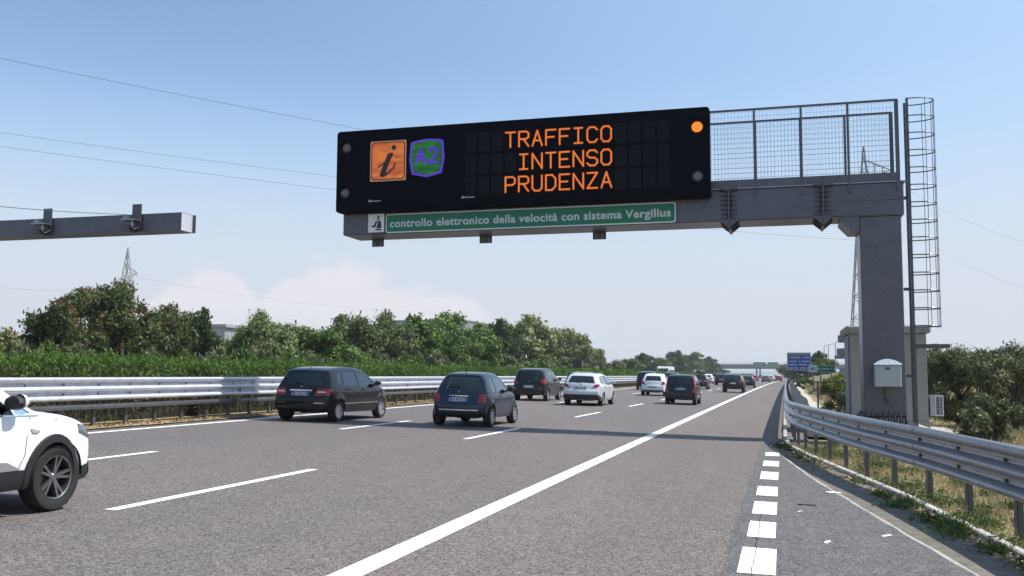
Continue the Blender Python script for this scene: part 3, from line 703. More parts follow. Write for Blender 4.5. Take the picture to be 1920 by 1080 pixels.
M_INK = plain('unlit_led', (0.018, 0.02, 0.028), 0.6)
im = MB(); w, h = ax1 - ax0, az1 - az0
def blob(mb, pts, y, dep=0.006): mb.prism([(ax0 + px * w, az0 + pz * h) for px, pz in pts], lambda x, z: (x, y - dep, z), lambda x, z: (x, y, z))
blob(im, [(.22, .37), (.23, .33), (.30, .36), (.38, .42), (.30, .22), (.27, .14), (.33, .09), (.43, .11), (.56, .20), (.70, .34), (.72, .45), (.69, .44), (.64, .33), (.54, .24), (.45, .19), (.46, .25), (.54, .44), (.66, .68), (.60, .70), (.50, .68), (.40, .47), (.32, .41)], YS - 0.0225)
im.lathe([(0.0, -0.006), (0.075, -0.006), (0.075, 0)], (ax0 + .665 * w, YS - 0.0225, az0 + .82 * h), 'y', 14)
child(im, 'letter_i', M_INK, pic)
bx0, bz0, bx1, bz1 = scr(767, 334, 834, 262); bz1 = bz0 + (bx1 - bx0) * 1.04
def shield(i): return [(bx0 + i + .08, bz0 + .10 + i), ((bx0 + bx1) / 2, bz0 + i), (bx1 - i - .08, bz0 + .10 + i), (bx1 - i, bz0 + .52), (bx1 - i - .04, bz1 - .08 - i), (bx1 - i - .14, bz1 - .03 - i), ((bx0 + bx1) / 2, bz1 - i), (bx0 + i + .14, bz1 - .05 - i), (bx0 + i + .04, bz1 - .10 - i), (bx0 + i, bz0 + .52)]
sh = db(MB().prism(shield(0), lambda x, z: (x, YS - 0.012, z), lambda x, z: (x, YS - 0.001, z)), 'road_shield', M_PURPLE)
child(MB().prism(shield(.055), lambda x, z: (x, YS - 0.017, z), lambda x, z: (x, YS - 0.0125, z)), 'green_field', M_SCR_G, sh)
sm = MB(); bw, bh = bx1 - bx0, bz1 - bz0
stroke_mesh(sm, STROKES['A'], bx0 + .20 * bw, bz0 + .36 * bh, .26 * bw, .36 * bh, YS - 0.024, 0.075)
stroke_mesh(sm, [[(0, .8), (.2, 1), (.75, 1), (1, .82), (.95, .62), (0, 0), (1, 0)]], bx0 + .56 * bw, bz0 + .38 * bh, .24 * bw, .36 * bh, YS - 0.024, 0.07)
child(sm, 'letters_a2', M_PURPLE, sh)
# round beacons in the corners
M_LENS = plain('dull_lens', (0.10, 0.105, 0.115), 0.25, noise=0.2, scale=12); M_LENS_ON = emit('lit_beacon', (1.0, 0.27, 0.012), 0.85)
for u, v, on in ((1307, 238, 1), (651, 278, 0), (648, 362, 0), (1308, 330, 0)):
    x, z = disp_xz(u, v)
    bo = db(MB().lathe([(0.0, -0.075), (0.07, -0.068), (0.125, -0.04), (0.145, 0.0)], (x, YS - 0.002, z), 'y', 20), 'beacon', M_LENS_ON if on else M_LENS, smooth=True)
    MB().lathe([(0.150, -0.03), (0.178, -0.03), (0.178, 0.0), (0.150, 0.0), (0.150, -0.03)], (x, YS - 0.001, z), 'y', 20).build('beacon_ring', M_MODULE, bo)
    vis = MB()
    for k in range(9):
        a0, a1 = pi * k / 9, pi * (k + 1) / 9
        vis.quad((x + .18 * cos(a0), YS, z + .18 * sin(a0)), (x + .18 * cos(a1), YS, z + .18 * sin(a1)), (x + .17 * cos(a1), YS - .10, z + .17 * sin(a1)), (x + .17 * cos(a0), YS - .10, z + .17 * sin(a0)))
    vis.build('beacon_hood', M_BLACK, bo)
M_MARK = plain('printed_mark', (0.42, 0.42, 0.44), 0.6)
for u, v in ((702, 377), (877, 370)):
    x, z = disp_xz(u, v); mb = MB().box((x - 0.10, YS - 0.003, z - 0.012), (x + 0.2, YS - 0.0005, z + 0.012)); mb.prism([(x - .2, z - .02), (x - .09, z - .02), (x - .09, z + .03), (x - .14, z + .045), (x - .18, z + .02)], lambda a, b: (a, YS - .003, b), lambda a, b: (a, YS - .0005, b)); db(mb, 'maker_mark', M_MARK)

# ------------------------------------------------ green board and police pictogram
M_GREEN = plain('sign_green', (0.004, 0.155, 0.075), 0.45); M_WHITE_S = plain('sign_white', (0.72, 0.73, 0.74), 0.5); M_PICT = plain('sign_black', (0.012, 0.012, 0.016), 0.5)
YG = YB0 - 0.10
def gxz(u, v): p = at_y(u, v, YG); return p.x, p.z
x0, z0 = gxz(723, 437); x1, zt = gxz(1267, 379); _, z1 = gxz(723, 402)
gs = empty('green_sign', ((x0 + x1) / 2, YG, z0), 'long green sign with white lettering about speed control below the message board', 'sign')
def sb(mb, name, mat, root, **k):
    o = mb.build(name, mat, root, **k); o.location = -Vector(root.location); return o
sb(MB().prism(rounded(x0, z0, x1, z1, 0.07), lambda x, z: (x, YG, z), lambda x, z: (x, YG + 0.03, z)), 'border', M_WHITE_S, gs)
sb(MB().prism(rounded(x0 + .03, z0 + .03, x1 - .03, z1 - .03, 0.055), lambda x, z: (x, YG - 0.004, z), lambda x, z: (x, YG - 0.0005, z)), 'green_panel', M_GREEN, gs)
for xx in (x0 + 1, (x0 + x1) / 2, x1 - 1): sb(MB().box((xx - .04, YG + .03, z0 + .05), (xx + .04, YB0, z1 - .05)), 'bracket', M_STEEL2, gs)
M_LTR = plain('sign_letter_white', (0.50, 0.56, 0.55), 0.5)
words = 'controllo elettronico della velocità con sistema Vergilius'
tm = text_mesh(words, 0.36, 0.002, 0.010, 'LEFT', 1.06)
tm.materials.clear(); tm.materials.append(M_LTR)
vv = np.array([v.co[:] for v in tm.vertices]); tw = vv[:, 0].max() - vv[:, 0].min(); tmin = vv[:, 0].min()
wx = (x1 - x0) - 0.26; scx = wx / tw
# one object per letter: group the islands by their place along the line (dots and accents stay with their letter)
bm = bmesh.new(); bm.from_mesh(tm); bm.verts.ensure_lookup_table(); seen = set(); isl = []
for v in bm.verts:
    if v.index in seen: continue
    st, comp = [v], []; seen.add(v.index)
    while st:
        q = st.pop(); comp.append(q)
        for e in q.link_edges:
            o_ = e.other_vert(q)
            if o_.index not in seen: seen.add(o_.index); st.append(o_)
    xs_ = [q.co.x for q in comp]; isl.append([min(xs_), max(xs_), comp])
isl.sort(key=lambda t: t[0]); groups = []
for lo, hi, comp in isl:
    if groups and lo < groups[-1][1] - 0.3 * min(hi - lo, groups[-1][1] - groups[-1][0]): groups[-1][1] = max(groups[-1][1], hi); groups[-1][2] += comp
    else: groups.append([lo, hi, list(comp)])
for lo, hi, comp in groups:
    ids = {q.index: i for i, q in enumerate(comp)}; fs = {f for q in comp for f in q.link_faces}
    me = bpy.data.meshes.new('letter'); me.from_pydata([q.co[:] for q in comp], [], [[ids[q.index] for q in f.verts] for f in fs]); me.materials.append(M_LTR)
    to = link('letter', me, gs, Vector((x0 + 0.13 - tmin * scx, YG - 0.007, z0 + 0.165)) - Vector(gs.location), (pi / 2, 0, 0)); to.scale = (scx, 0.86, 1)
bm.free()
p0x, p0z = gxz(690, 436); p1x, _ = gxz(720, 420); p1z = p0z + (p1x - p0x) * 1.08
ps = empty('police_pictogram_sign', (p0x, YG, p0z), 'small white square sign with black figure of a policeman, left of green sign', 'sign')
sb(MB().box((p0x, YG, p0z), (p1x, YG + 0.03, p1z)), 'white_panel', M_WHITE_S, ps)
pw, ph = p1x - p0x, p1z - p0z
def pict(pts, name): sb(MB().prism([(p0x + a * pw, p0z + b * ph) for a, b in pts], lambda x, z: (x, YG - 0.004, z), lambda x, z: (x, YG - 0.0005, z)), name, M_PICT, ps)
pict([(.55, .84), (.60, .90), (.70, .90), (.74, .84), (.70, .82), (.58, .82)], 'cap'); pict([(.57, .79), (.72, .79), (.70, .68), (.62, .66), (.58, .70)], 'head')
pict([(.12, .36), (.20, .33), (.36, .38), (.50, .62), (.60, .64), (.46, .28), (.30, .26)], 'arm'); pict([(.64, .64), (.80, .60), (.84, .22), (.52, .22), (.56, .34)], 'torso'); pict([(.48, .10), (.84, .10), (.84, .18), (.48, .18)], 'belt')
for zz in (p0z + .1,): sb(MB().box((p0x + .15, YG + .03, zz), (p0x + .3, YB0, zz + .15)), 'bracket', M_STEEL2, ps)

# ------------------------------------------------ control cabinet on the column
M_CAB = plain('cabinet_grey', (0.37, 0.39, 0.42), 0.4, noise=0.06, scale=3); M_TIN = plain('crumpled_cap', (0.62, 0.65, 0.66), 0.22, 0.7, bump=0.6, bscale=14)
ka, kb = at_y(1641, 725, 25.2), at_y(1690, 684, 25.2)
cab = empty('control_cabinet', ((ka.x + kb.x) / 2, 25.4, ka.z), 'light grey metal cabinet with domed cap fixed to the gantry column', 'cabinet')
def kb_(mb, name, mat, **k): return sb(mb, name, mat, cab, **k)
kb_(MB().box((ka.x, 25.2, ka.z), (kb.x, YB0 + 0.04, kb.z)), 'case', M_CAB, bevel=0.012)
kb_(MB().box((ka.x + .02, 25.19, ka.z + .02), (kb.x - .02, 25.2, kb.z - .03)), 'door', M_CAB, bevel=0.004)
dome = MB(); nn = 10
prof = [(ka.x - .02 + (kb.x - ka.x + .04) * i / nn, kb.z + 0.015 + 0.13 * sin(pi * i / nn) ** 0.8) for i in range(nn + 1)]
dome.prism([(kb.x + .02, kb.z)] + [] + list(reversed(prof)) + [(ka.x - .02, kb.z)], lambda x, z: (x, 25.17 + (z - kb.z) * 0.9, z), lambda x, z: (x, YB0 + .04, z))
kb_(dome, 'cap', M_TIN)
kb_(MB().box((ka.x + .24, 25.182, kb.z - .12), (ka.x + .35, 25.19, kb.z - .06)), 'lock_plate', M_BOLT)
kb_(MB().tube([((ka.x + kb.x) / 2 - .02, 25.5, ka.z), ((ka.x + kb.x) / 2 - .02, 25.5, ka.z - .3), ((ka.x + kb.x) / 2 - .01, YB0 + .04, ka.z - .42)], 0.03, 8), 'conduit', M_BOLT)

# ================================================================== camera arm over the other carriageway
arm = empty('camera_arm', (-31.5, 25.3, 0.2), 'grey box-section arm with two camera mounts reaching in from the left edge', 'camera arm')
def ab(mb, name, mat=M_STEEL2, **k): return sb(mb, name, mat, arm, **k)
AE = at_y(340, 402, 25.0).x; AZ0, AZ1 = 5.91, 6.47
am = MB(); t_ = 0.015
am.box((-32, 25.0, AZ0), (AE, 25.0 + t_, AZ1)); am.box((-32, 25.60, AZ0), (AE + .10, 25.60 + t_, AZ1)); am.box((-32, 25.015, AZ1 - t_), (AE, 25.6, AZ1)); am.box((-32, 25.015, AZ0), (AE, 25.6, AZ0 + t_))
ab(am, 'arm_box', M_STEEL)
ab(MB().box((AE - 0.02, 25.016, AZ0 + .016), (AE + .004, 25.599, AZ1 - .016)), 'end_plate', M_GALV_LIT)  # pale zinc paints the sun's brightness onto this end face
ab(MB().box((-32.5, 25.02, -0.3), (-31.9, 25.58, AZ1 + .05)), 'arm_post', M_STEEL, bevel=.02)
for u in (88, 255):
    x = at_y(u, 400, 24.9).x
    ab(MB().box((x - .16, 24.93, AZ0 + .12), (x + .16, 24.96, AZ1 + .30)), 'mount_plate')
    ab(MB().box((x - .34, 24.60, AZ1 - .24), (x + .18, 24.92, AZ1 - .20)), 'mount_shelf', M_GALV)
    ab(MB().tube([(x - .02, 24.78, AZ1 - .2), (x - .02, 24.78, AZ0 + .12)], 0.05, 8), 'mount_pin', M_GALV)
    ab(MB().box((x - .30, 24.64, AZ0 + .02), (x - .05, 24.92, AZ0 + .18)), 'camera_body', M_BOLT, bevel=.015)
    ab(MB().tube([(x + .02, 24.75, AZ0 + .15), (x + .10, 24.72, AZ0 + .05), (x + .14, 24.85, AZ0 + .12), (x + .12, 24.98, AZ0 + .2)], .012, 5), 'cable_loop', M_BOLT)
    ab(MB().box((x - .30, 24.7, AZ1 - .19), (x - .17, 24.88, AZ1 - .08)), 'junction_box', M_GALV)
# ================================================================== vehicles
M_TYRE = plain('tyre_rubber', (0.018, 0.018, 0.019), 0.85, bump=0.2, bscale=60)
M_RIM = plain('alloy_silver', (0.55, 0.56, 0.58), 0.28, 0.85); M_RIM_G = plain('alloy_grey', (0.24, 0.24, 0.25), 0.3, 0.85); M_RIM_D = plain('alloy_dark', (0.06, 0.06, 0.065), 0.35, 0.6)
M_TRIM = plain('black_plastic', (0.016, 0.016, 0.018), 0.55, noise=0.1, scale=10); M_UNDER = plain('underbody_black', (0.008, 0.008, 0.009), 0.9)
M_INT = plain('dark_interior', (0.012, 0.012, 0.014), 0.9, spec=0.1); M_SEAT = plain('seat_cloth', (0.022, 0.022, 0.025), 0.9, spec=0.1)
M_LAMP_R = plain('tail_lamp_red', (0.30, 0.006, 0.010), 0.12, spec=0.8); M_LAMP_W = plain('lamp_clear', (0.75, 0.72, 0.70), 0.12, spec=0.8)
M_PLATE = plain('plate_white', (0.42, 0.44, 0.47), 0.45); M_PLATE_B = plain('plate_blue', (0.02, 0.07, 0.35), 0.45); M_CHROME = plain('chrome_strip', (0.75, 0.76, 0.78), 0.12, 1.0)
M_GLASS = glass('car_glass', (0.52, 0.58, 0.60)); M_GLASS_T = glass('tinted_glass', (0.10, 0.115, 0.12))
_paints = {}
def paint(name, col, rough=0.22, metal=0.0, flake=0.0):
    if name in _paints: return _paints[name]
    m, nt, b = new_mat('paint_' + name)
    b.inputs['Base Color'].default_value = (*col, 1); b.inputs['Roughness'].default_value = 0.38; b.inputs['Metallic'].default_value = metal
    b.inputs['Coat Weight'].default_value = 0.75; b.inputs['Coat Roughness'].default_value = 0.04; b.inputs['Specular IOR Level'].default_value = 0.12
    N, L = nt.nodes, nt.links                      # road film, heavier low down on the sills
    t = N.new('ShaderNodeTexCoord'); n = N.new('ShaderNodeTexNoise'); n.inputs['Scale'].default_value = 5; n.inputs['Detail'].default_value = 6; L.new(t.outputs['Object'], n.inputs['Vector'])
    r = N.new('ShaderNodeMapRange'); r.inputs[1].default_value = 0.45; r.inputs[2].default_value = 0.8; r.inputs[3].default_value = 0.0; r.inputs[4].default_value = 0.05; L.new(n.outputs['Fac'], r.inputs[0])
    mx = N.new('ShaderNodeMixRGB'); mx.inputs[1].default_value = (*col, 1); mx.inputs[2].default_value = (0.16, 0.145, 0.125, 1); L.new(r.outputs[0], mx.inputs[0]); L.new(mx.outputs[0], b.inputs['Base Color'])
    r2 = N.new('ShaderNodeMapRange'); r2.inputs[3].default_value = 0.03; r2.inputs[4].default_value = 0.16; L.new(n.outputs['Fac'], r2.inputs[0]); L.new(r2.outputs[0], b.inputs['Coat Roughness'])
    _paints[name] = m; return m

def catmull(P, n=6):
    out = []
    for i in range(len(P) - 1):
        p0 = P[max(i - 1, 0)]; p1 = P[i]; p2 = P[i + 1]; p3 = P[min(i + 2, len(P) - 1)]
        for k in range(n):
            t = k / n
            out.append(tuple(0.5 * ((2 * b) + (-a + c) * t + (2 * a - 5 * b + 4 * c - d) * t * t + (-a + 3 * b - 3 * c + d) * t ** 3) for a, b, c, d in zip(p0, p1, p2, p3)))
    out.append(tuple(P[-1])); return out
def clip_split(poly, conv):
    """convex polygon against a convex region -> (inside, [outside pieces])"""
    outs = []; cur = poly
    ar = sum(conv[i][0] * conv[(i + 1) % len(conv)][1] - conv[(i + 1) % len(conv)][0] * conv[i][1] for i in range(len(conv)))
    cv = conv if ar > 0 else conv[::-1]
    for i in range(len(cv)):
        (ax, ay), (bx, by) = cv[i], cv[(i + 1) % len(cv)]
        side = [(bx - ax) * (py - ay) - (by - ay) * (px - ax) for px, py in cur]
        if all(s >= -1e-9 for s in side): continue
        if all(s <= 1e-9 for s in side): return None, [poly]
        inn, out = [], []
        for k in range(len(cur)):
            p, q, sp, sq = cur[k], cur[(k + 1) % len(cur)], side[k], side[(k + 1) % len(cur)]
            (inn if sp >= 0 else out).append(p)
            if (sp > 0 > sq) or (sp < 0 < sq):
                t = sp / (sp - sq); x = (p[0] + (q[0] - p[0]) * t, p[1] + (q[1] - p[1]) * t); inn.append(x); out.append(x)
            elif sp == 0: out.append(p)
        if len(out) > 2: outs.append(out)
        cur = inn
        if len(cur) < 3: return None, [poly]
    return cur, outs

class Car:
    """body = side silhouette with plan taper, tumblehome and rounded edges; windows, lamps and trims are cut out of it"""
    def __init__(s, spec):
        s.__dict__.update(spec); S = s
        top = catmull(S.contour, 7)                 # rear bottom -> up the tail -> roof -> nose -> front bottom
        s.top = top; s.memo = {}; s.memo_n = {}
        s.L = max(p[0] for p in top)
        s.arc = [0.0]
        for a, b in zip(top, top[1:]): s.arc.append(s.arc[-1] + math.hypot(b[0] - a[0], b[1] - a[1]))
        s.seg = np.array(top)
        us = sorted(set([round(p[0], 4) for p in top] + [a + S.wr * 1.14 * cos(t * pi / 14) for a in S.axles for t in range(15)] + [S.L * i / 50 for i in range(51)]))
        u2 = [max(0.0, us[0])]
        for u in us[1:]:
            if u - u2[-1] > 0.010 and u <= s.L: u2.append(u)
        u2[-1] = s.L; s.us = u2
    def zt(s, u):
        z = 0
        for (a, za), (b, zb) in zip(s.top, s.top[1:]):
            lo, hi = min(a, b), max(a, b)
            if lo - 1e-6 <= u <= hi + 1e-6:
                k = 0.5 if hi - lo < 1e-6 else (u - a) / (b - a); z = max(z, za + (zb - za) * min(1, max(0, k)), za if hi - lo < 1e-6 else 0, zb if hi - lo < 1e-6 else 0)
        return z
    def zb(s, u):
        base = interp(s.sill, u)
        for a in s.axles:
            d = abs(u - a); r = s.wr * 1.14
            if d < r: base = max(base, s.wr + sqrt(r * r - d * d) - 0.01)
        return base
    def w0(s, u, z):
        w = interp(s.width, z); x = u / s.L
        tp = 1 - s.taper[0] * max(0, (0.22 - x) / 0.22) ** 2 - s.taper[1] * max(0, (x - 0.72) / 0.28) ** 2
        if hasattr(s, 'flare'):
            for a in s.axles:
                d = math.hypot(u - a, (z - s.wr)) - s.wr * 1.14
                if d > -0.02: w += s.flare * exp(-(d / 0.10) ** 2)
        return w * tp
    def dist(s, u, z):
        A = s.seg[:-1]; B = s.seg[1:]; p = np.array((u, z)); d = B - A
        t = np.clip(((p - A) * d).sum(1) / np.maximum(1e-12, (d * d).sum(1)), 0, 1)
        return float(np.sqrt((((A + d * t[:, None]) - p) ** 2).sum(1)).min())
    def edge_r(s, u): return s.r
    def side(s, u, z, sgn, off=0.0):
        k = (round(u, 5), round(z, 5)); p = s.memo.get(k)
        if p is None: p = s.memo[k] = s.side_(u, z, 1)
        return Vector((p.x, p.y * sgn, p.z))
    def side_(s, u, z, sgn, off=0.0):
        r = s.r; d = min(r, s.dist(u, z)); w = s.w0(u, z) - r + sqrt(max(0, r * r - (r - d) ** 2))
        return s.bow_((u, w * sgn, z), off, sgn)
    def bow_(s, p, off=0, sgn=1):
        u, y, z = p; k = (abs(y) / s.wmax) ** 2
        u2 = u + s.bow[0] * k * exp(-u / 0.45) - s.bow[1] * k * exp(-(s.L - u) / 0.55)
        z2 = z - (0.035 * k if z > s.belt else 0.018 * k * sstep((z - s.belt + .25) / .25))
        return Vector((u2, y, z2))
    def side_n(s, u, z, sgn):
        k = (round(u, 4), round(z, 4)); p = s.memo_n.get(k)
        if p is None: p = s.memo_n[k] = s.side_n_(u, z, 1)
        return Vector((p.x, p.y * sgn, p.z))
    def side_n_(s, u, z, sgn):
        e = 0.012; a = s.side(u + e, z, sgn) - s.side(u - e, z, sgn); b = s.side(u, z + e, sgn) - s.side(u, z - e, sgn)
        n = a.cross(b); n = n if n.y * sgn > 0 else -n
        return n.normalized() if n.length > 1e-9 else Vector((0, sgn, 0))
    def at_arc(s, q):
        q = min(max(q, 0), s.arc[-1]); lo = 0
        while lo < len(s.arc) - 2 and s.arc[lo + 1] < q: lo += 1
        t = (q - s.arc[lo]) / max(1e-9, s.arc[lo + 1] - s.arc[lo]); a, b = s.top[lo], s.top[lo + 1]
        return a[0] + (b[0] - a[0]) * t, a[1] + (b[1] - a[1]) * t
    def skin(s, q, t):
        u, z = s.at_arc(q); return s.bow_((u, t * (s.w0(u, z) - s.r), z))
    def skin_n(s, q, t):
        e = 0.015; a = s.skin(q + e, t) - s.skin(q - e, t); b = s.skin(q, t + 0.02) - s.skin(q, t - 0.02); n = b.cross(a)
        u, z = s.at_arc(q)
        c = Vector((s.L * 0.5, 0, s.belt * 0.8)); p = s.skin(q, t)
        return (n if n.dot(p - c) > 0 else -n).normalized()
    def arc_rear(s, z):
        for i in range(len(s.top) - 1):
            if s.top[i][1] <= z <= s.top[i + 1][1]:
                k = (z - s.top[i][1]) / max(1e-9, s.top[i + 1][1] - s.top[i][1]); return s.arc[i] + k * (s.arc[i + 1] - s.arc[i])
        return 0
    def arc_front(s, z):
        for i in range(len(s.top) - 2, -1, -1):
            if s.top[i + 1][1] <= z <= s.top[i][1]:
                k = (z - s.top[i][1]) / min(-1e-9, s.top[i + 1][1] - s.top[i][1]); return s.arc[i] + k * (s.arc[i + 1] - s.arc[i])
        return s.arc[-1]
    def sub(s, polys, regions):
        """cut regions from a list of 2-D faces -> rest, {region index: faces}"""
        got = {i: [] for i in range(len(regions))}; rest = polys
        for i, reg in enumerate(regions):
            conv = reg[1]; x0 = min(p[0] for p in conv); x1 = max(p[0] for p in conv); y0 = min(p[1] for p in conv); y1 = max(p[1] for p in conv)
            nxt = []
            for f in rest:
                if max(p[0] for p in f) <= x0 or min(p[0] for p in f) >= x1 or max(p[1] for p in f) <= y0 or min(p[1] for p in f) >= y1: nxt.append(f); continue
                inn, outs = clip_split(f, conv)
                if inn: got[i].append(inn)
                nxt += outs
            rest = nxt
        return rest, got

def faces_mb(mb, faces, fn):
    for f in faces: mb.poly([fn(*p) for p in f])
def build_mesh(mb, name, mat, parent, smooth=True, sharp=40, dist=4e-4, solid=0.0):
    me = bpy.data.meshes.new(name); me.from_pydata(mb.v, [], mb.f); bm = bmesh.new(); bm.from_mesh(me)
    bmesh.ops.remove_doubles(bm, verts=bm.verts, dist=dist); bmesh.ops.dissolve_degenerate(bm, edges=bm.edges, dist=1e-5)
    bmesh.ops.recalc_face_normals(bm, faces=bm.faces)
    bm.to_mesh(me); bm.free()
    o = link(name, me, parent); me.materials.append(mat)
    if smooth: me.shade_smooth(); me.set_sharp_from_angle(angle=radians(sharp))
    return o

def make_car(name, spec, body_mat, label, group=None):
    C = Car(spec); root = empty(name, (0, 0, 0), label, 'car', group)
    # side faces in (u, z)
    polys = []
    for ua, ub in zip(C.us, C.us[1:]):
        za0, za1, zb0, zb1 = C.zb(ua), C.zt(ua), C.zb(ub), C.zt(ub)
        if za1 - za0 < 0.01: za1 = za0 + 0.01
        n = 13
        fr = [0.0] + [0.06 + 0.78 * i / (n - 1) for i in range(n)] + [0.89, 0.93, 0.96, 0.98, 0.992, 1.0]
        for f0, f1 in zip(fr, fr[1:]):
            polys.append([(ua, za0 + (za1 - za0) * f0), (ub, zb0 + (zb1 - zb0) * f0), (ub, zb0 + (zb1 - zb0) * f1), (ua, za0 + (za1 - za0) * f1)])
    side_regs = spec['side_regs']; rest, got = C.sub(polys, side_regs)
    # skin faces in (arc, t)
    qs = list(C.arc); tsn = [-1 + 2 * i / 14 for i in range(15)]
    sp = [[(qa, ta), (qb, ta), (qb, tb), (qa, tb)] for qa, qb in zip(qs, qs[1:]) for ta, tb in zip(tsn, tsn[1:]) if qb - qa > 1e-6]
    def conv_reg(reg):
        pts = []
        for z, y in reg[1]:
            q = C.arc_rear(z) if reg[0] == 'rear' else C.arc_front(z)
            u, zz = C.at_arc(q); pts.append((q, max(-1.0, min(1.0, y / max(.05, C.w0(u, zz) - C.r)))))
        return pts
    rr = [('x', conv_reg(r)) for r in spec['skin_regs']]
    rest2, got2 = C.sub(sp, rr)
    body = MB()
    for sg in (1, -1): faces_mb(body, rest, lambda u, z: C.side(u, z, sg))
    faces_mb(body, rest2, lambda q, t: C.skin(q, t))
    build_mesh(body, 'body', body_mat, root)
    lin = MB(); shrink = lambda p: Vector((C.L * .5 + (p.x - C.L * .5) * .985, p.y * .965, p.z - .022))
    for sg in (1, -1): faces_mb(lin, [f for f in rest if min(p[1] for p in f) > C.belt - 0.12], lambda u, z: shrink(C.side(u, z, sg)))
    faces_mb(lin, [f for f in rest2 if min(C.at_arc(p[0])[1] for p in f) > C.belt - 0.12], lambda q, t: shrink(C.skin(q, t)))
    build_mesh(lin, 'lining', M_INT, root)
    # cut-out parts, (kind/name, polygon, part name, material, offset)
    for i, reg in enumerate(side_regs):
        for sg in (1, -1):
            if not got[i]: continue
            mb = MB(); off = reg[4]
            faces_mb(mb, got[i], lambda u, z: C.side(u, z, sg) + C.side_n(u, z, sg) * off)
            build_mesh(mb, reg[2], reg[3], root)
    for i, reg in enumerate(spec['skin_regs']):
        if not got2[i]: continue
        mb = MB(); off = reg[4]
        faces_mb(mb, got2[i], lambda q, t: C.skin(q, t) + C.skin_n(q, t) * off)
        build_mesh(mb, reg[2], reg[3], root)
    # wheel wells, floor
    well = MB()
    for a in C.axles:
        r = C.wr * 1.14
        for sg in (1, -1):
            pr = []
            for k in range(17):
                t = pi * k / 16; u, z = a + r * cos(t), C.wr + r * sin(t) - 0.01
                y = C.side(u, max(z, C.zb(u)), sg).y; pr.append(((u, y, z), (u, sg * (C.track - 0.22), z)))
            for p, q in zip(pr, pr[1:]): well.quad(p[0], q[0], q[1], p[1])
            well.poly([p[1] for p in pr])
    fz = min(z for _, z in C.sill) + 0.03
    well.box((0.12, -C.track + 0.20, fz), (C.L - 0.15, C.track - 0.20, fz + 0.16)); well.box((C.axles[0] + C.wr * 1.2, -C.wmax * .93, fz), (C.axles[1] - C.wr * 1.2, C.wmax * .93, fz + .06))
    well.tube([(C.axles[0], -C.track, C.wr), (C.axles[0], C.track, C.wr)], 0.045, 6); well.box((0.25, -.42, fz - .02), (.75, .1, fz))
    build_mesh(well, 'underbody', M_UNDER, root, smooth=False)
    # interior: seats with head restraints, dash
    it = MB(); su = spec['seats']
    for u, ys_ in su:
        for y in ys_:
            it.box((u - .06, y - .24, .52), (u + .10, y + .24, C.belt + .06)); it.box((u - .07, y - .125, C.belt + .10), (u + .02, y + .125, C.belt + .29)); it.box((u, y - .25, .45), (u + .5, y + .25, .56))
    it.box((C.axles[1] - .55, -C.wmax * .8, .6), (C.axles[1] - .1, C.wmax * .8, C.belt - .03)); it.box((.3, -C.wmax * .8, .42), (C.axles[1] - .2, C.wmax * .8, .47))
    build_mesh(it, 'interior', M_SEAT, root, smooth=False)
    # wheels
    wheel_parts(root, C, spec.get('rim', ('silver', 7)))
    # mirrors
    mu, mz = spec['mirror']
    for sg in (1, -1):
        y = abs(C.side(mu, mz, 1).y)
        m = MB(); n = 8; rings = []
        for k, (fu, sc) in enumerate(((-0.07, .55), (-0.06, .92), (-0.01, 1.0), (.05, .85), (.09, .4))):
            ring = []
            for j in range(10):
                t = 2 * pi * j / 10; ring.append((mu + fu, sg * (y + .125 + .105 * sc * cos(t)), mz + .02 + .075 * sc * sin(t)))
            rings.append(ring)
        for a, b in zip(rings, rings[1:]):
            for j in range(10): m.quad(a[j], a[(j + 1) % 10], b[(j + 1) % 10], b[j])
        m.poly(rings[0]); m.poly(rings[-1]); m.bar((mu + .02, sg * (y - .03), mz - .04), (mu + .02, sg * (y + .10), mz - .01), .06, .04)
        build_mesh(m, 'mirror', spec.get('mirror_mat', M_TRIM), root)
    # number plate with dark strokes
    if 'plate' in spec:
        z, y0 = spec['plate']; p = C.skin(C.arc_rear(z), 0); n = C.skin_n(C.arc_rear(z), 0)
        tz = Vector((n.z, 0, -n.x)); tz = tz if tz.z > 0 else -tz
        def P(y, h, o): return p + n * o + Vector((0, y0 + y, 0)) + tz * h
        pm = MB().prism([(-.26, -.055), (.26, -.055), (.26, .055), (-.26, .055)], lambda y, h: P(y, h, .022), lambda y, h: P(y, h, -.02)); po = build_mesh(pm, 'number_plate', M_PLATE, root, False)
        bm_ = MB()
        for a in (-.24, .215): bm_.prism([(a - .022, -.055), (a + .022, -.055), (a + .022, .055), (a - .022, .055)], lambda y, h: P(y, h, .0245), lambda y, h: P(y, h, .021))
        build_mesh(bm_, 'plate_band', M_PLATE_B, po, False)
        cm = MB()
        for a in (-.185, -.13, -.05, 0.0, .05, .12, .17): cm.prism([(a - .009, -.035), (a + .012, -.035), (a + .012, .035), (a - .009, .035)], lambda y, h: P(y, h, .0245), lambda y, h: P(y, h, .021))
        tag(build_mesh(cm, 'plate_characters', M_TRIM, po, False), kind='stuff')
    for bar in spec.get('bars', ()):            # chrome strips and handles on the tail: (z, y0, y1, height, material)
        z, y0, y1, h, mt = bar; q = C.arc_rear(z); mb = MB(); N_ = 8; row = []
        for i in range(N_ + 1):
            y = y0 + (y1 - y0) * i / N_; u, zz = C.at_arc(q); t = y / (C.w0(u, zz) - C.r); t = max(-1, min(1, t)); a = C.skin(q, t); n = C.skin_n(q, t); row.append((a + n * .012 - Vector((0, 0, h / 2)), a + n * .012 + Vector((0, 0, h / 2)), a - n * .02))
        for a, b in zip(row, row[1:]): mb.quad(a[0], b[0], b[1], a[1]); mb.quad(a[1], b[1], b[2], a[2]); mb.quad(a[2], b[2], b[0], a[0])
        build_mesh(mb, 'trim_strip', mt, root)
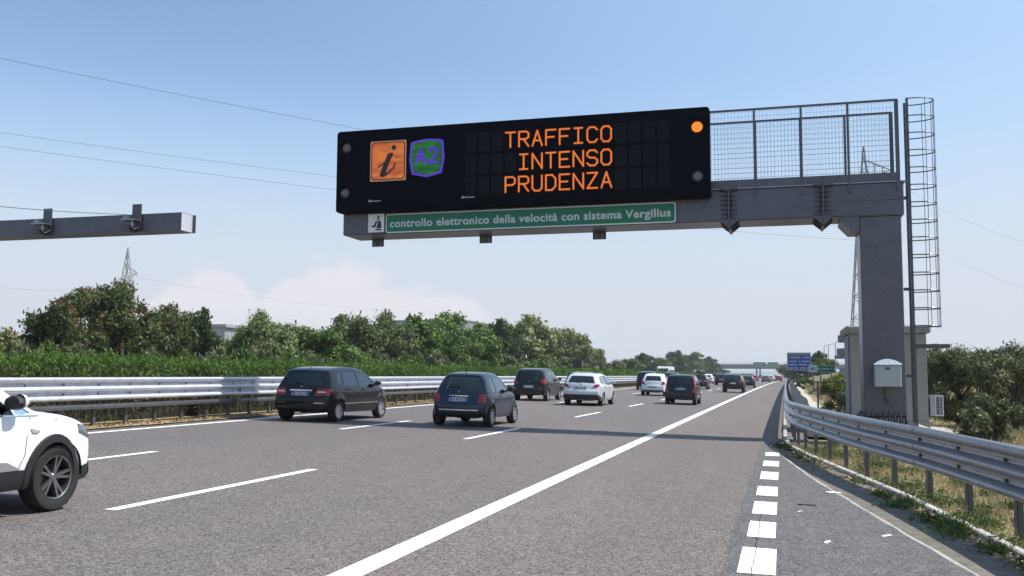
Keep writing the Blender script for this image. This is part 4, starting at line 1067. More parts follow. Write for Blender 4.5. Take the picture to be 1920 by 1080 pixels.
    for hn in spec.get('handles', ()):          # door handles (u, z)
        for sg in (1, -1):
            p = C.side(hn[0], hn[1], sg); MB().box((p.x - .10, p.y - .012 if sg > 0 else p.y - .03, p.z - .015), (p.x + .10, p.y + .03 if sg > 0 else p.y + .012, p.z + .015)).build('door_handle', spec.get('handle_mat', M_TRIM), root, bevel=.006)
    for seam in spec.get('seams', ()):          # shut lines as thin dark grooves
        mb = MB(); pts = [C.side(u, z, 1) + C.side_n(u, z, 1) * .0012 for u, z in seam]
        for sg in (1, -1):
            pp = [C.side(u, z, sg) for u, z in seam]; nn = [C.side_n(u, z, sg) for u, z in seam]
            for k in range(len(pp) - 1):
                d = (pp[k + 1] - pp[k]).normalized(); s_ = d.cross(nn[k]).normalized() * .0045
                mb.quad(pp[k] + nn[k] * .0015 - s_, pp[k + 1] + nn[k + 1] * .0015 - s_, pp[k + 1] + nn[k + 1] * .0015 + s_, pp[k] + nn[k] * .0015 + s_)
        tag(mb.build('shut_line', M_UNDER, root, fix=False))
    if 'badge' in spec:
        z = spec['badge']; q = C.arc_rear(z); p = C.skin(q, 0); n = C.skin_n(q, 0); a = n.orthogonal().normalized(); b = n.cross(a); mb = MB()
        mb.prism([(.036 * cos(2 * pi * k / 16), .036 * sin(2 * pi * k / 16)) for k in range(16)], lambda x, y: p + n * .012 + a * x + b * y, lambda x, y: p + a * x + b * y); build_mesh(mb, 'badge', M_RIM_G, root, False)
    if 'aerial' in spec:
        u, h, lean = spec['aerial']; z = C.zt(u); MB().tube([(u, 0, z - .02), (u + lean * h, 0, z + h)], [.012, .004], 6).build('aerial', M_TRIM, root)
    if 'wiper' in spec:
        z0_, z1_ = spec['wiper']; a = C.skin(C.arc_rear(z0_), 0.02) + C.skin_n(C.arc_rear(z0_), 0) * .02; b = C.skin(C.arc_rear(z1_), .42) + C.skin_n(C.arc_rear(z1_), .42) * .02; MB().tube([a, b], .011, 5).build('rear_wiper', M_TRIM, root)
    if 'extra' in spec: spec['extra'](root, C)
    root['car_length'] = C.L
    return root
_wheel_cache = {}
def wheel_parts(root, C, rim):
    key = (round(C.wr, 3), rim)
    if key not in _wheel_cache:
        R_, w = C.wr, 0.105; rr = R_ * 0.66
        ty = MB().lathe([(rr, -w * .85), (R_ * .80, -w * 1.04), (R_ * .95, -w * .98), (R_ * .995, -w * .75), (R_, -w * .3), (R_, w * .3), (R_ * .995, w * .75), (R_ * .95, w * .98), (R_ * .80, w * 1.04), (rr, w * .85)], (0, 0, 0), 'y', 36)
        to = ty.build('wheel', M_TYRE, smooth=True); t_me = to.data; bpy.data.objects.remove(to)
        rm = MB(); rm.lathe([(rr * 1.005, w * .80), (rr * .985, w * .90), (rr * .93, w * .82), (rr * .90, w * .1), (rr * .90, -w * .8)], (0, 0, 0), 'y', 36)
        rm.lathe([(0.0, w * .62), (rr * .15, w * .62), (rr * .22, w * .45), (rr * .22, w * .2)], (0, 0, 0), 'y', 20)
        n = rim[1]
        for k in range(n):
            a = 2 * pi * k / n
            for d0, d1, wd0, wd1 in (((-.11, -.17, .045, .034), (.11, .17, .045, .034)) if rim[0] == 'twin' else ((0, 0, .075, .085),)):
                c0_, c1_ = a + d0, a + d1; h0, h1 = wd0 * rr / .23, wd1 * rr / .23
                q = []
                for rad, ang, h in ((rr * .16, c0_, h0 * .7), (rr * .92, c1_, h1 * .8)):
                    x, z = rad * cos(ang), rad * sin(ang); px, pz = -sin(ang) * h / 2, cos(ang) * h / 2
                    q.append(((x - px, z - pz), (x + px, z + pz)))
                yo, yi = w * .60, w * .25
                A, B, C_, D = q[0][0], q[0][1], q[1][1], q[1][0]
                rm.prism([A, B, C_, D], lambda x, z: (x, w * (.58 if x * x + z * z < (rr * .5) ** 2 else .78), z), lambda x, z: (x, yi, z))
        ro = rm.build('rim', M_RIM_D if rim[0] == 'dark' else M_RIM_G if rim[0] == 'twin' else M_RIM, smooth=True, sharp=40); r_me = ro.data; bpy.data.objects.remove(ro)
        dm = MB().lathe([(0.0, w * .08), (rr * .60, w * .08), (rr * .60, -w * .1), (0, -w * .1)], (0, 0, 0), 'y', 20); do = dm.build('brake_disc', M_BOLT); d_me = do.data; bpy.data.objects.remove(do)
        bk = MB().lathe([(0.0, -w * .12), (rr * .92, -w * .12)], (0, 0, 0), 'y', 20); bo = bk.build('wheel_back', M_UNDER); b_me = bo.data; bpy.data.objects.remove(bo)
        _wheel_cache[key] = (t_me, r_me, d_me, b_me)
    t_me, r_me, d_me, b_me = _wheel_cache[key]
    for a in C.axles:
        for sg in (1, -1):
            wh = link('wheel', t_me, root, (a, sg * C.track, C.wr), (0, 0.3 * sg + a, pi if sg < 0 else 0))
            link('rim', r_me, wh); link('brake_disc', d_me, wh); link('wheel_back', b_me, wh)
def copy_tree(o, parent=None):
    c = o.copy(); COL.objects.link(c); c.parent = parent
    for ch in list(o.children): copy_tree(ch, c)
    return c
def place_car(root, X, Y, yaw=0.0):
    """rear axle side of the car (u = 0) at road offset X, distance Y; nose along the road"""
    a = pi / 2 - KAPPA * Y + yaw
    root.location = (X + bend(Y), Y, road_z(X) + 0.004)
    m = Matrix.Rotation(a, 4, 'Z'); t = math.atan(SLOPE)
    root.rotation_euler = (Matrix.Rotation(t, 4, 'Y') @ m).to_euler()
    return root
M_HEADL = plain('headlamp_glass', (0.10, 0.12, 0.15), 0.06, spec=1.0, noise=0.6, scale=26)
def both(z_y):                                  # mirrored tail region pair
    return [z_y, [(z, -y) for z, y in z_y]]
def tail(regs, poly, name, mat, off=0.006, where='rear'):
    for p in both(poly): regs.append((where, p, name, mat, off))
P_DBLUE = paint('petrol_blue', (0.014, 0.027, 0.055), metal=0.2); P_BLACK = paint('black', (0.004, 0.004, 0.006), metal=0.1); P_WHITE = paint('white', (0.80, 0.81, 0.82))
P_SILVER = paint('silver_white', (0.60, 0.62, 0.65), metal=0.25); P_CWHITE = paint('pearl_white', (0.70, 0.72, 0.76)); P_ANTH = paint('anthracite', (0.007, 0.009, 0.011), metal=0.2)
P_RED = paint('red', (0.42, 0.03, 0.03)); P_GREY = paint('mid_grey', (0.16, 0.17, 0.185), metal=0.4); P_NAVY = paint('navy', (0.006, 0.010, 0.026), metal=0.2)

# ---- small rounded three-door hatchback
def spec_small():
    sk = [('rear', [(1.03, -.50), (1.03, .50), (1.36, .41), (1.36, -.41)], 'rear_window', M_GLASS, -.006), ('front', [(1.04, -.58), (1.04, .58), (1.39, .46), (1.39, -.46)], 'windscreen', M_GLASS, -.006)]
    tail(sk, [(.67, .53), (.67, .80), (.90, .80), (.90, .57)], 'tail_lamp', M_LAMP_R); sk.append(('rear', [(.30, -.7), (.30, .7), (.40, .66), (.40, -.66)], 'bumper_skirt', M_TRIM, .004))
    sd = [('s', [(1.16, .965), (2.34, .935), (2.30, 1.02), (1.90, 1.345), (1.20, 1.375)], 'side_window', M_GLASS, -.006), ('s', [(.66, 1.01), (1.09, .97), (1.12, 1.37), (.84, 1.32)], 'side_window', M_GLASS, -.006),
          ('s', [(0, .67), (.10, .67), (.16, .90), (0.0, .90)], 'tail_lamp', M_LAMP_R, .006), ('s', [(3.2, .66), (3.5, .60), (3.5, .74), (3.2, .80)], 'headlamp', M_HEADL, .004)]
    return dict(contour=[(.07, .28), (.015, .36), (0, .46), (.005, .58), (.04, .68), (.08, .82), (.15, 1.0), (.27, 1.2), (.42, 1.38), (.60, 1.45), (1.05, 1.485), (1.6, 1.485), (1.98, 1.41), (2.38, 1.17), (2.62, 1.0), (2.95, .91), (3.28, .79), (3.50, .62), (3.56, .46), (3.52, .26)],
        sill=[(0, .34), (.3, .25), (3.2, .22), (3.57, .28)], width=[(.2, .74), (.32, .795), (.6, .8135), (.82, .805), (.93, .78), (1.0, .75), (1.2, .665), (1.4, .56), (1.5, .50)], axles=(.60, 2.90), wr=.295, track=.725, wmax=.8135, belt=.95, badge=.945, r=.115, bow=(.15, .30), taper=(.09, .15), flare=.014,
        side_regs=sd, skin_regs=sk, seats=[(1.45, (-.36, .36)), (.72, (-.33, .33))], mirror=(2.15, 1.0), plate=(.735, 0), bars=[(.835, -.27, .27, .03, M_CHROME), (.46, -.56, .56, .03, M_CHROME)], handles=[(1.38, .84)], seams=[[(1.12, .97), (1.10, .6), (1.16, .30)], [(2.42, .92), (2.45, .6), (2.40, .30)], [(1.16, .30), (1.8, .28), (2.40, .30)]], aerial=(.66, .32, -.25), rim=('silver', 9), wiper=(1.06, 1.10))
# ---- tall family hatch (five doors)
def spec_mpv():
    sk = [('rear', [(1.07, -.58), (1.07, .58), (1.45, .49), (1.45, -.49)], 'rear_window', M_GLASS_T, -.006), ('front', [(1.12, -.64), (1.12, .64), (1.48, .52), (1.48, -.52)], 'windscreen', M_GLASS, -.006)]
    tail(sk, [(.76, .44), (.76, .87), (.97, .87), (.96, .50)], 'tail_lamp', M_LAMP_R)
    sd = [('s', [(2.04, 1.055), (3.22, 1.02), (3.10, 1.13), (2.62, 1.43), (2.10, 1.475)], 'side_window', M_GLASS, -.006), ('s', [(1.06, 1.085), (1.94, 1.06), (2.0, 1.48), (1.22, 1.475)], 'side_window', M_GLASS_T, -.006), ('s', [(.66, 1.13), (.98, 1.09), (1.13, 1.465), (.86, 1.42)], 'side_window', M_GLASS_T, -.006),
          ('s', [(0, .76), (.24, .80), (.30, .96), (0.0, .97)], 'tail_lamp', M_LAMP_R, .006), ('s', [(.95, .515), (3.2, .515), (3.2, .540), (.95, .540)], 'side_strip', M_CHROME, .006), ('s', [(3.7, .72), (4.2, .62), (4.2, .76), (3.72, .87)], 'headlamp', M_HEADL, .004)]
    return dict(contour=[(.06, .30), (.01, .40), (0, .52), (.005, .64), (.05, .74), (.10, .92), (.17, 1.06), (.36, 1.38), (.46, 1.50), (.85, 1.565), (1.6, 1.60), (2.25, 1.575), (2.72, 1.46), (3.34, 1.10), (3.52, 1.03), (3.95, .91), (4.18, .76), (4.27, .55), (4.22, .28)],
        sill=[(0, .36), (.4, .27), (3.9, .24), (4.27, .30)], width=[(.2, .80), (.32, .87), (.6, .888), (.92, .878), (1.03, .85), (1.3, .735), (1.5, .635), (1.6, .575)], axles=(.72, 3.50), wr=.315, track=.78, wmax=.888, belt=1.03, badge=1.0, r=.08, bow=(.14, .32), taper=(.07, .13), flare=.012,
        side_regs=sd, skin_regs=sk, seats=[(2.0, (-.38, .38)), (1.05, (-.40, 0, .40))], mirror=(3.02, 1.09), plate=(.80, 0), bars=[(.865, .50, .80, .035, M_LAMP_W), (.865, -.80, -.50, .035, M_LAMP_W), (.90, -.34, .34, .04, M_CHROME), (.545, .45, .80, .02, M_CHROME), (.545, -.80, -.45, .02, M_CHROME)], handles=[(2.25, .93), (1.18, .96)], seams=[[(2.02, 1.05), (2.0, .6), (2.02, .34)], [(3.26, 1.0), (3.2, .5), (3.1, .34)], [(.98, 1.08), (1.05, .75), (1.15, .5), (1.2, .34)]], aerial=(.62, .22, -.5), rim=('silver', 10), wiper=(1.10, 1.12))
# ---- estate car
def spec_estate():
    sk = [('rear', [(1.04, -.62), (1.06, .62), (1.36, .50), (1.36, -.50)], 'rear_window', M_GLASS_T, -.006), ('front', [(1.08, -.64), (1.08, .64), (1.40, .52), (1.40, -.52)], 'windscreen', M_GLASS, -.006)]
    tail(sk, [(.80, .50), (.86, .88), (1.02, .88), (.95, .60)], 'tail_lamp', M_LAMP_R); sk.append(('rear', [(.29, -.9), (.29, .9), (.52, .86), (.52, -.86)], 'bumper_skirt', M_TRIM, .006))
    sd = [('s', [(2.22, 1.0), (3.40, .98), (3.30, 1.06), (2.85, 1.34), (2.28, 1.39)], 'side_window', M_GLASS, -.006), ('s', [(1.32, 1.02), (2.12, 1.0), (2.18, 1.395), (1.40, 1.39)], 'side_window', M_GLASS_T, -.006), ('s', [(.62, 1.08), (1.22, 1.03), (1.30, 1.385), (.82, 1.33)], 'side_window', M_GLASS_T, -.006), ('s', [(2.12, 1.0), (2.22, 1.0), (2.28, 1.39), (2.18, 1.395)], 'pillar', M_TRIM, .001),
          ('s', [(0, .84), (.22, .92), (.26, 1.02), (0.0, 1.02)], 'tail_lamp', M_LAMP_R, .006), ('s', [(0, .29), (.55, .29), (.5, .42), (0, .52)], 'bumper_skirt', M_TRIM, .006), ('s', [(4.0, .72), (4.5, .62), (4.5, .76), (4.0, .86)], 'headlamp', M_HEADL, .004)]
    return dict(contour=[(.06, .28), (.01, .38), (0, .52), (.005, .66), (.06, .76), (.11, .92), (.18, 1.06), (.40, 1.34), (.54, 1.43), (1.0, 1.475), (1.9, 1.495), (2.5, 1.465), (2.95, 1.34), (3.5, 1.04), (3.7, .97), (4.2, .84), (4.46, .68), (4.56, .48), (4.5, .24)],
        sill=[(0, .36), (.5, .25), (4.1, .22), (4.56, .26)], width=[(.2, .82), (.32, .885), (.6, .91), (.88, .90), (1.0, .865), (1.2, .77), (1.4, .655), (1.5, .59)], axles=(.98, 3.63), wr=.315, track=.79, wmax=.91, belt=.99, badge=.97, r=.08, bow=(.20, .36), taper=(.10, .14), flare=.014,
        side_regs=sd, skin_regs=sk, seats=[(2.2, (-.38, .38)), (1.3, (-.40, 0, .40))], mirror=(3.2, 1.05), mirror_mat=P_SILVER, plate=(.83, 0), handles=[(2.4, .86), (1.45, .88)], seams=[[(2.18, 1.0), (2.16, .6), (2.18, .32)], [(3.45, .96), (3.38, .5), (3.2, .32)], [(1.28, 1.02), (1.34, .7), (1.42, .4)]], rim=('silver', 5), wiper=(1.07, 1.10), extra=roof_rails)
def roof_rails(root, C):
    for sg in (1, -1):
        P = [C.side(u, C.zt(u) - .015, sg) + Vector((0, -.03 * sg, .045 if 1.0 < u < 2.5 else .0)) for u in (.85, 1.0, 1.4, 1.9, 2.4, 2.55)]; MB().tube(P, .016, 6).build('roof_rail', M_CHROME, root)
# ---- rounded supermini
def spec_mini():
    sk = [('rear', [(1.03, -.56), (1.03, .56), (1.36, .46), (1.36, -.46)], 'rear_window', M_GLASS, -.006), ('front', [(1.08, -.6), (1.08, .6), (1.42, .5), (1.42, -.5)], 'windscreen', M_GLASS, -.006)]
    tail(sk, [(.70, .52), (.78, .85), (1.0, .85), (.98, .62)], 'tail_lamp', M_LAMP_R); sk.append(('rear', [(.29, -.8), (.29, .8), (.40, .8), (.40, -.8)], 'bumper_skirt', M_TRIM, .005))
    sd = [('s', [(1.82, 1.0), (2.90, .97), (2.84, 1.06), (2.36, 1.38), (1.88, 1.42)], 'side_window', M_GLASS, -.006), ('s', [(.92, 1.03), (1.74, 1.0), (1.80, 1.425), (1.04, 1.41)], 'side_window', M_GLASS, -.006), ('s', [(1.74, 1.0), (1.82, 1.0), (1.88, 1.42), (1.80, 1.425)], 'pillar', M_TRIM, .001), ('s', [(0, .74), (.2, .80), (.22, 1.0), (0.0, 1.0)], 'tail_lamp', M_LAMP_R, .006)]
    return dict(contour=[(.06, .28), (.01, .38), (0, .52), (.01, .66), (.06, .80), (.10, .96), (.17, 1.10), (.36, 1.38), (.50, 1.46), (.95, 1.51), (1.6, 1.525), (2.1, 1.47), (2.5, 1.33), (3.0, 1.04), (3.2, .97), (3.6, .85), (3.86, .68), (3.94, .48), (3.9, .24)],
        sill=[(0, .34), (.4, .25), (3.5, .22), (3.94, .26)], width=[(.2, .76), (.32, .83), (.6, .86), (.9, .85), (1.0, .82), (1.2, .735), (1.4, .63), (1.52, .57)], axles=(.68, 3.15), wr=.30, track=.75, wmax=.86, belt=.99, r=.085, bow=(.19, .34), taper=(.10, .14), flare=.014,
        side_regs=sd, skin_regs=sk, seats=[(1.7, (-.37, .37)), (.9, (-.36, .36))], mirror=(2.72, 1.04), mirror_mat=P_CWHITE, plate=(.60, 0), handles=[(2.0, .88)], seams=[[(1.78, 1.0), (1.76, .6), (1.8, .3)]], rim=('silver', 7))
# ---- upright boxy city car with tall lamps up the rear pillars
def spec_boxy():
    sk = [('rear', [(1.05, -.56), (1.05, .56), (1.44, .50), (1.44, -.50)], 'rear_window', M_GLASS, -.006), ('front', [(1.08, -.58), (1.08, .58), (1.44, .5), (1.44, -.5)], 'windscreen', M_GLASS, -.006)]
    tail(sk, [(.62, .60), (.62, .80), (.86, .80), (.86, .64)], 'tail_lamp', M_LAMP_R); tail(sk, [(.88, .66), (.88, .80), (1.42, .70), (1.40, .60)], 'tail_lamp', M_LAMP_R); sk.append(('rear', [(.29, -.8), (.29, .8), (.52, .8), (.52, -.8)], 'bumper', M_TRIM, .012))
    sd = [('s', [(1.50, 1.0), (2.56, .97), (2.5, 1.06), (2.14, 1.40), (1.54, 1.45)], 'side_window', M_GLASS, -.006), ('s', [(.72, 1.02), (1.42, 1.0), (1.46, 1.45), (.78, 1.44)], 'side_window', M_GLASS, -.006), ('s', [(.32, 1.08), (.62, 1.06), (.66, 1.43), (.44, 1.40)], 'side_window', M_GLASS, -.006),
          ('s', [(0, .62), (.10, .62), (.12, .86), (0, .86)], 'tail_lamp', M_LAMP_R, .006), ('s', [(.04, .88), (.12, .88), (.32, 1.42), (.22, 1.42)], 'tail_lamp', M_LAMP_R, .006), ('s', [(0, .29), (.30, .29), (.28, .52), (0, .52)], 'bumper', M_TRIM, .012), ('s', [(.95, .48), (2.5, .48), (2.5, .56), (.95, .56)], 'side_strip', M_TRIM, .010)]
    return dict(contour=[(.05, .28), (.0, .38), (0, .52), (.01, .64), (.04, .76), (.09, 1.0), (.17, 1.26), (.25, 1.44), (.5, 1.52), (1.1, 1.545), (1.8, 1.52), (2.14, 1.44), (2.60, 1.08), (2.74, 1.0), (3.15, .91), (3.42, .76), (3.54, .52), (3.5, .26)],
        sill=[(0, .32), (.3, .25), (3.1, .23), (3.54, .28)], width=[(.2, .72), (.32, .77), (.6, .79), (.95, .785), (1.02, .765), (1.3, .70), (1.45, .65), (1.55, .60)], axles=(.56, 2.86), wr=.285, track=.69, wmax=.79, belt=1.0, badge=.95, r=.06, bow=(.09, .26), taper=(.05, .13), flare=.010,
        side_regs=sd, skin_regs=sk, seats=[(1.5, (-.35, .35)), (.75, (-.34, .34))], mirror=(2.42, 1.05), plate=(.80, 0), handles=[(1.65, .88), (.8, .9)], seams=[[(1.46, 1.0), (1.46, .3)]], rim=('silver', 8), wiper=(1.08, 1.12), extra=roof_rails2)
def roof_rails2(root, C):
    for sg in (1, -1):
        P = [C.side(u, C.zt(u) - .015, sg) + Vector((0, -.03 * sg, .05 if .6 < u < 1.9 else .0)) for u in (.45, .6, 1.0, 1.5, 1.85, 2.0)]; MB().tube(P, .016, 6).build('roof_rail', M_TRIM, root)
# ---- tall mini people carrier
def spec_tall():
    sk = [('rear', [(1.10, -.58), (1.10, .58), (1.50, .51), (1.50, -.51)], 'rear_window', M_GLASS, -.006), ('front', [(1.12, -.62), (1.12, .62), (1.52, .54), (1.52, -.54)], 'windscreen', M_GLASS, -.006)]
    tail(sk, [(.84, .60), (.84, .86), (1.12, .86), (1.14, .66)], 'tail_lamp', M_LAMP_R); tail(sk, [(.56, .62), (.56, .78), (.64, .78), (.64, .62)], 'reflector', M_LAMP_R); sk.append(('rear', [(.29, -.9), (.29, .9), (.52, .88), (.52, -.88)], 'bumper_skirt', M_TRIM, .006))
    sd = [('s', [(1.86, 1.06), (3.0, 1.03), (2.92, 1.14), (2.46, 1.50), (1.92, 1.53)], 'side_window', M_GLASS, -.006), ('s', [(.98, 1.08), (1.78, 1.06), (1.84, 1.53), (1.08, 1.52)], 'side_window', M_GLASS, -.006), ('s', [(.52, 1.12), (.90, 1.09), (1.0, 1.51), (.66, 1.48)], 'side_window', M_GLASS, -.006), ('s', [(0, .86), (.18, .88), (.24, 1.12), (0, 1.12)], 'tail_lamp', M_LAMP_R, .006)]
    return dict(contour=[(.06, .29), (.01, .38), (0, .52), (.01, .68), (.05, .80), (.09, 1.0), (.15, 1.14), (.28, 1.48), (.40, 1.58), (.85, 1.645), (1.5, 1.665), (2.1, 1.62), (2.5, 1.50), (3.05, 1.12), (3.25, 1.04), (3.7, .93), (4.0, .76), (4.14, .52), (4.1, .27)],
        sill=[(0, .36), (.4, .27), (3.7, .25), (4.14, .30)], width=[(.2, .79), (.32, .86), (.6, .89), (.95, .885), (1.05, .86), (1.3, .78), (1.5, .70), (1.67, .62)], axles=(.72, 3.33), wr=.315, track=.77, wmax=.89, belt=1.05, badge=.98, r=.09, bow=(.15, .32), taper=(.09, .14), flare=.014,
        side_regs=sd, skin_regs=sk, seats=[(1.85, (-.38, .38)), (.98, (-.40, 0, .40))], mirror=(2.86, 1.10), plate=(.72, 0), handles=[(2.05, .93), (1.1, .95)], seams=[[(1.82, 1.05), (1.80, .6), (1.84, .34)]], rim=('silver', 6), wiper=(1.13, 1.16))
# ---- sport utility, seen whole from behind
def spec_suv():
    sk = [('rear', [(1.12, -.62), (1.12, .62), (1.48, .50), (1.48, -.50)], 'rear_window', M_GLASS_T, -.006), ('front', [(1.16, -.66), (1.16, .66), (1.50, .56), (1.50, -.56)], 'windscreen', M_GLASS, -.006)]
    tail(sk, [(.92, .48), (.90, .90), (1.05, .90), (1.04, .54)], 'tail_lamp', M_LAMP_R); sk.append(('rear', [(.33, -.9), (.33, .9), (.56, .88), (.56, -.88)], 'bumper_skirt', M_TRIM, .006))
    sd = [('s', [(2.2, 1.10), (3.36, 1.07), (3.26, 1.17), (2.76, 1.48), (2.26, 1.53)], 'side_window', M_GLASS, -.006), ('s', [(1.3, 1.12), (2.12, 1.10), (2.18, 1.53), (1.4, 1.52)], 'side_window', M_GLASS_T, -.006), ('s', [(.80, 1.18), (1.2, 1.13), (1.3, 1.51), (1.0, 1.46)], 'side_window', M_GLASS_T, -.006), ('s', [(0, .90), (.24, .95), (.28, 1.04), (0, 1.05)], 'tail_lamp', M_LAMP_R, .006)]
    return dict(contour=[(.08, .33), (.02, .42), (0, .58), (.01, .74), (.06, .86), (.12, 1.04), (.22, 1.16), (.52, 1.48), (.66, 1.56), (1.2, 1.635), (1.9, 1.65), (2.5, 1.60), (2.9, 1.47), (3.5, 1.15), (3.7, 1.08), (4.15, .98), (4.45, .82), (4.6, .58), (4.54, .32)],
        sill=[(0, .42), (.5, .33), (4.1, .30), (4.6, .36)], width=[(.2, .84), (.36, .92), (.7, .945), (1.0, .93), (1.1, .895), (1.3, .81), (1.5, .70), (1.66, .61)], axles=(.88, 3.62), wr=.355, track=.81, wmax=.945, belt=1.09, r=.10, bow=(.20, .36), taper=(.10, .14), flare=.02,
        side_regs=sd, skin_regs=sk, seats=[(2.15, (-.40, .40)), (1.25, (-.42, 0, .42))], mirror=(3.16, 1.15), plate=(.82, 0), rim=('dark', 5), wiper=(1.15, 1.18))
# ---- white crossover that enters the picture on the left: nose and front wheel show
def spec_cross():
    sk = [('rear', [(1.12, -.6), (1.12, .6), (1.46, .5), (1.46, -.5)], 'rear_window', M_GLASS_T, -.006), ('front', [(1.12, -.66), (1.12, .66), (1.46, .56), (1.46, -.56)], 'windscreen', M_GLASS, -.006), ('front', [(.28, -.9), (.28, .9), (.44, .9), (.44, -.9)], 'bumper_skirt', M_TRIM, .006), ('front', [(.52, -.55), (.52, .55), (.66, .5), (.66, -.5)], 'grille', M_TRIM, .004)]
    tail(sk, [(.70, .56), (.735, .92), (.835, .92), (.80, .60)], 'headlamp', M_HEADL, .004, 'front')
    sd = [('s', [(1.98, 1.09), (2.94, 1.055), (2.92, 1.12), (2.45, 1.45), (2.04, 1.49)], 'side_window', M_GLASS_T, -.006), ('s', [(2.97, 1.055), (3.24, 1.045), (2.97, 1.19)], 'side_window', M_GLASS_T, -.006), ('s', [(1.1, 1.12), (1.9, 1.09), (1.96, 1.49), (1.2, 1.48)], 'side_window', M_GLASS_T, -.006), ('s', [(1.90, 1.09), (1.98, 1.09), (2.04, 1.49), (1.96, 1.49)], 'pillar', M_TRIM, .001), ('s', [(1.0, 1.06), (3.30, 1.012), (3.30, 1.028), (1.0, 1.078)], 'window_strip', M_CHROME, .004),
          ('s', [(1.30, .28), (3.16, .28), (3.16, .47), (1.30, .47)], 'sill_cladding', M_TRIM, .012), ('s', [(2.1, .475), (3.06, .475), (2.86, .56), (2.1, .60)], 'door_cladding', M_GREYTRIM, .006), ('s', [(4.0, .28), (4.5, .28), (4.5, .46), (3.95, .40)], 'bumper_skirt', M_TRIM, .010), ('s', [(4.06, .795), (4.30, .735), (4.5, .70), (4.5, .82), (4.25, .87), (4.02, .895)], 'headlamp', M_HEADL, .004)]
    return dict(contour=[(.08, .34), (.02, .44), (0, .60), (.02, .80), (.10, .98), (.24, 1.14), (.55, 1.46), (.72, 1.55), (1.3, 1.605), (2.0, 1.60), (2.5, 1.51), (2.9, 1.32), (3.20, 1.14), (3.42, 1.055), (3.80, 1.00), (4.10, .935), (4.30, .86), (4.42, .76), (4.47, .62), (4.48, .50), (4.44, .30)],
        sill=[(0, .40), (.5, .30), (4.0, .27), (4.48, .30)], width=[(.2, .84), (.34, .905), (.6, .922), (.85, .915), (.98, .90), (1.05, .875), (1.3, .775), (1.5, .67), (1.62, .60)], axles=(.88, 3.56), wr=.348, track=.80, wmax=.928, belt=1.05, r=.11, bow=(.18, .42), taper=(.08, .13), flare=.012,
        side_regs=sd, skin_regs=sk, seats=[(2.0, (-.4, .4)), (1.1, (-.42, 0, .42))], mirror=(2.86, 1.13), mirror_mat=M_TRIM, handles=[(2.1, .90)], handle_mat=P_WHITE, seams=[[(1.92, 1.07), (1.9, .7), (1.95, .48)], [(3.16, 1.01), (3.12, .80), (3.10, .62), (3.02, .48)], [(3.16, 1.0), (3.6, .965), (4.02, .905)]], rim=('twin', 5), extra=cross_extra)
M_GREYTRIM = plain('silver_grey_inlay', (0.33, 0.335, 0.34), 0.35, 0.3)
def cross_extra(root, C):
    for a in C.axles:                            # dark cladding round the arches
        for sg in (1, -1):
            mb = MB(); r0, r1 = C.wr * 1.14 - .004, C.wr * 1.14 + .075; rows = []
            for k in range(25):
                t = -0.12 + (pi + .24) * k / 24; row = []
                for r, o in ((r0, -.03), (r0, .022), (r1 - .012, .022), (r1, .0)):
                    u, z = a + r * cos(t), max(.27, C.wr + r * sin(t) - .01); u = min(u, C.L - .02); p = C.side(u, max(z, .28), sg); row.append(p + C.side_n(u, max(z, .3), sg) * o)
                rows.append(row)
            for p, q in zip(rows, rows[1:]):
                for j in range(3): mb.quad(p[j], p[j + 1], q[j + 1], q[j])
            build_mesh(mb, 'arch_cladding', M_TRIM, root)
    for sg in (1, -1):                           # mirror cap in body colour, small fender badge
        mu, mz = C.mirror; y = abs(C.side(mu, mz, 1).y)
        m = MB(); m.lathe([(0.0, .10), (.045, .085), (.075, .04), (.08, 0)], (mu + .015, sg * (y + .145), mz + .03), 'x', 12); m.build('mirror_cap', P_WHITE, root, smooth=True)
        p = C.side(3.24, .865, sg); MB().prism([(3.17, .885), (3.31, .855), (3.27, .835), (3.19, .84)], lambda u, z: tuple(C.side(u, z, sg) + Vector((0, .012 * sg, 0))), lambda u, z: tuple(C.side(u, z, sg) - Vector((0, .004 * sg, 0)))).build('fender_badge', M_CHROME, root)

cars = {}
def car(kind, name, spec, mat, label, X, Y, yaw=0.0, group='cars heading up the motorway'):
    cars[kind] = place_car(make_car(name, spec, mat, label, group), X, Y, yaw); return cars[kind]
c = at_x(105, 897, -7.40)
car('cross', 'crossover_car', spec_cross(), P_WHITE, 'white crossover car cut off by the left edge, only its nose and front wheel showing', -8.30, c.y - 3.56)
car('mpv', 'hatchback_car', spec_mpv(), P_BLACK, 'black tall hatchback with chrome strips in the left lane beside the guardrail', -12.88, 24.05, -0.03).scale = (1, 1, .955)
car('small', 'small_car', spec_small(), P_DBLUE, 'small rounded dark blue three-door car with rear aerial crossing the gantry shadow', -8.53, 24.85)
car('tall', 'people_carrier', spec_tall(), P_ANTH, 'tall dark people carrier in the left lane just ahead of the dark blue car', -12.45, 47.2)
car('estate', 'estate_car', spec_estate(), P_SILVER, 'silver white estate car with roof rails in the middle lane', -8.95, 43.2)
car('mini', 'supermini', spec_mini(), P_CWHITE, 'white rounded supermini left of the boxy dark car', -8.65, 65.9)
car('boxy', 'boxy_car', spec_boxy(), P_ANTH, 'boxy dark green-black city car with tall red lamps up its rear pillars', -5.10, 49.6)
car('suv', 'suv_car', spec_suv(), P_BLACK, 'black sport utility car in the right lane, nearest to the solid line', -4.40, 86.8)
def recolour(root, mat):
    for ch in root.children:
        if ch.name.split('.')[0] in ('body', 'mirror_cap') and ch.type == 'MESH':
            ch.material_slots[0].link = 'OBJECT'; ch.material_slots[0].material = mat
def clone(kind, mat, label, X, Y, name, yaw=0.0):
    r = copy_tree(cars[kind]); r.name = name; r['label'] = label; r['group'] = 'cars heading up the motorway'
    recolour(r, mat); return place_car(r, X, Y, yaw)
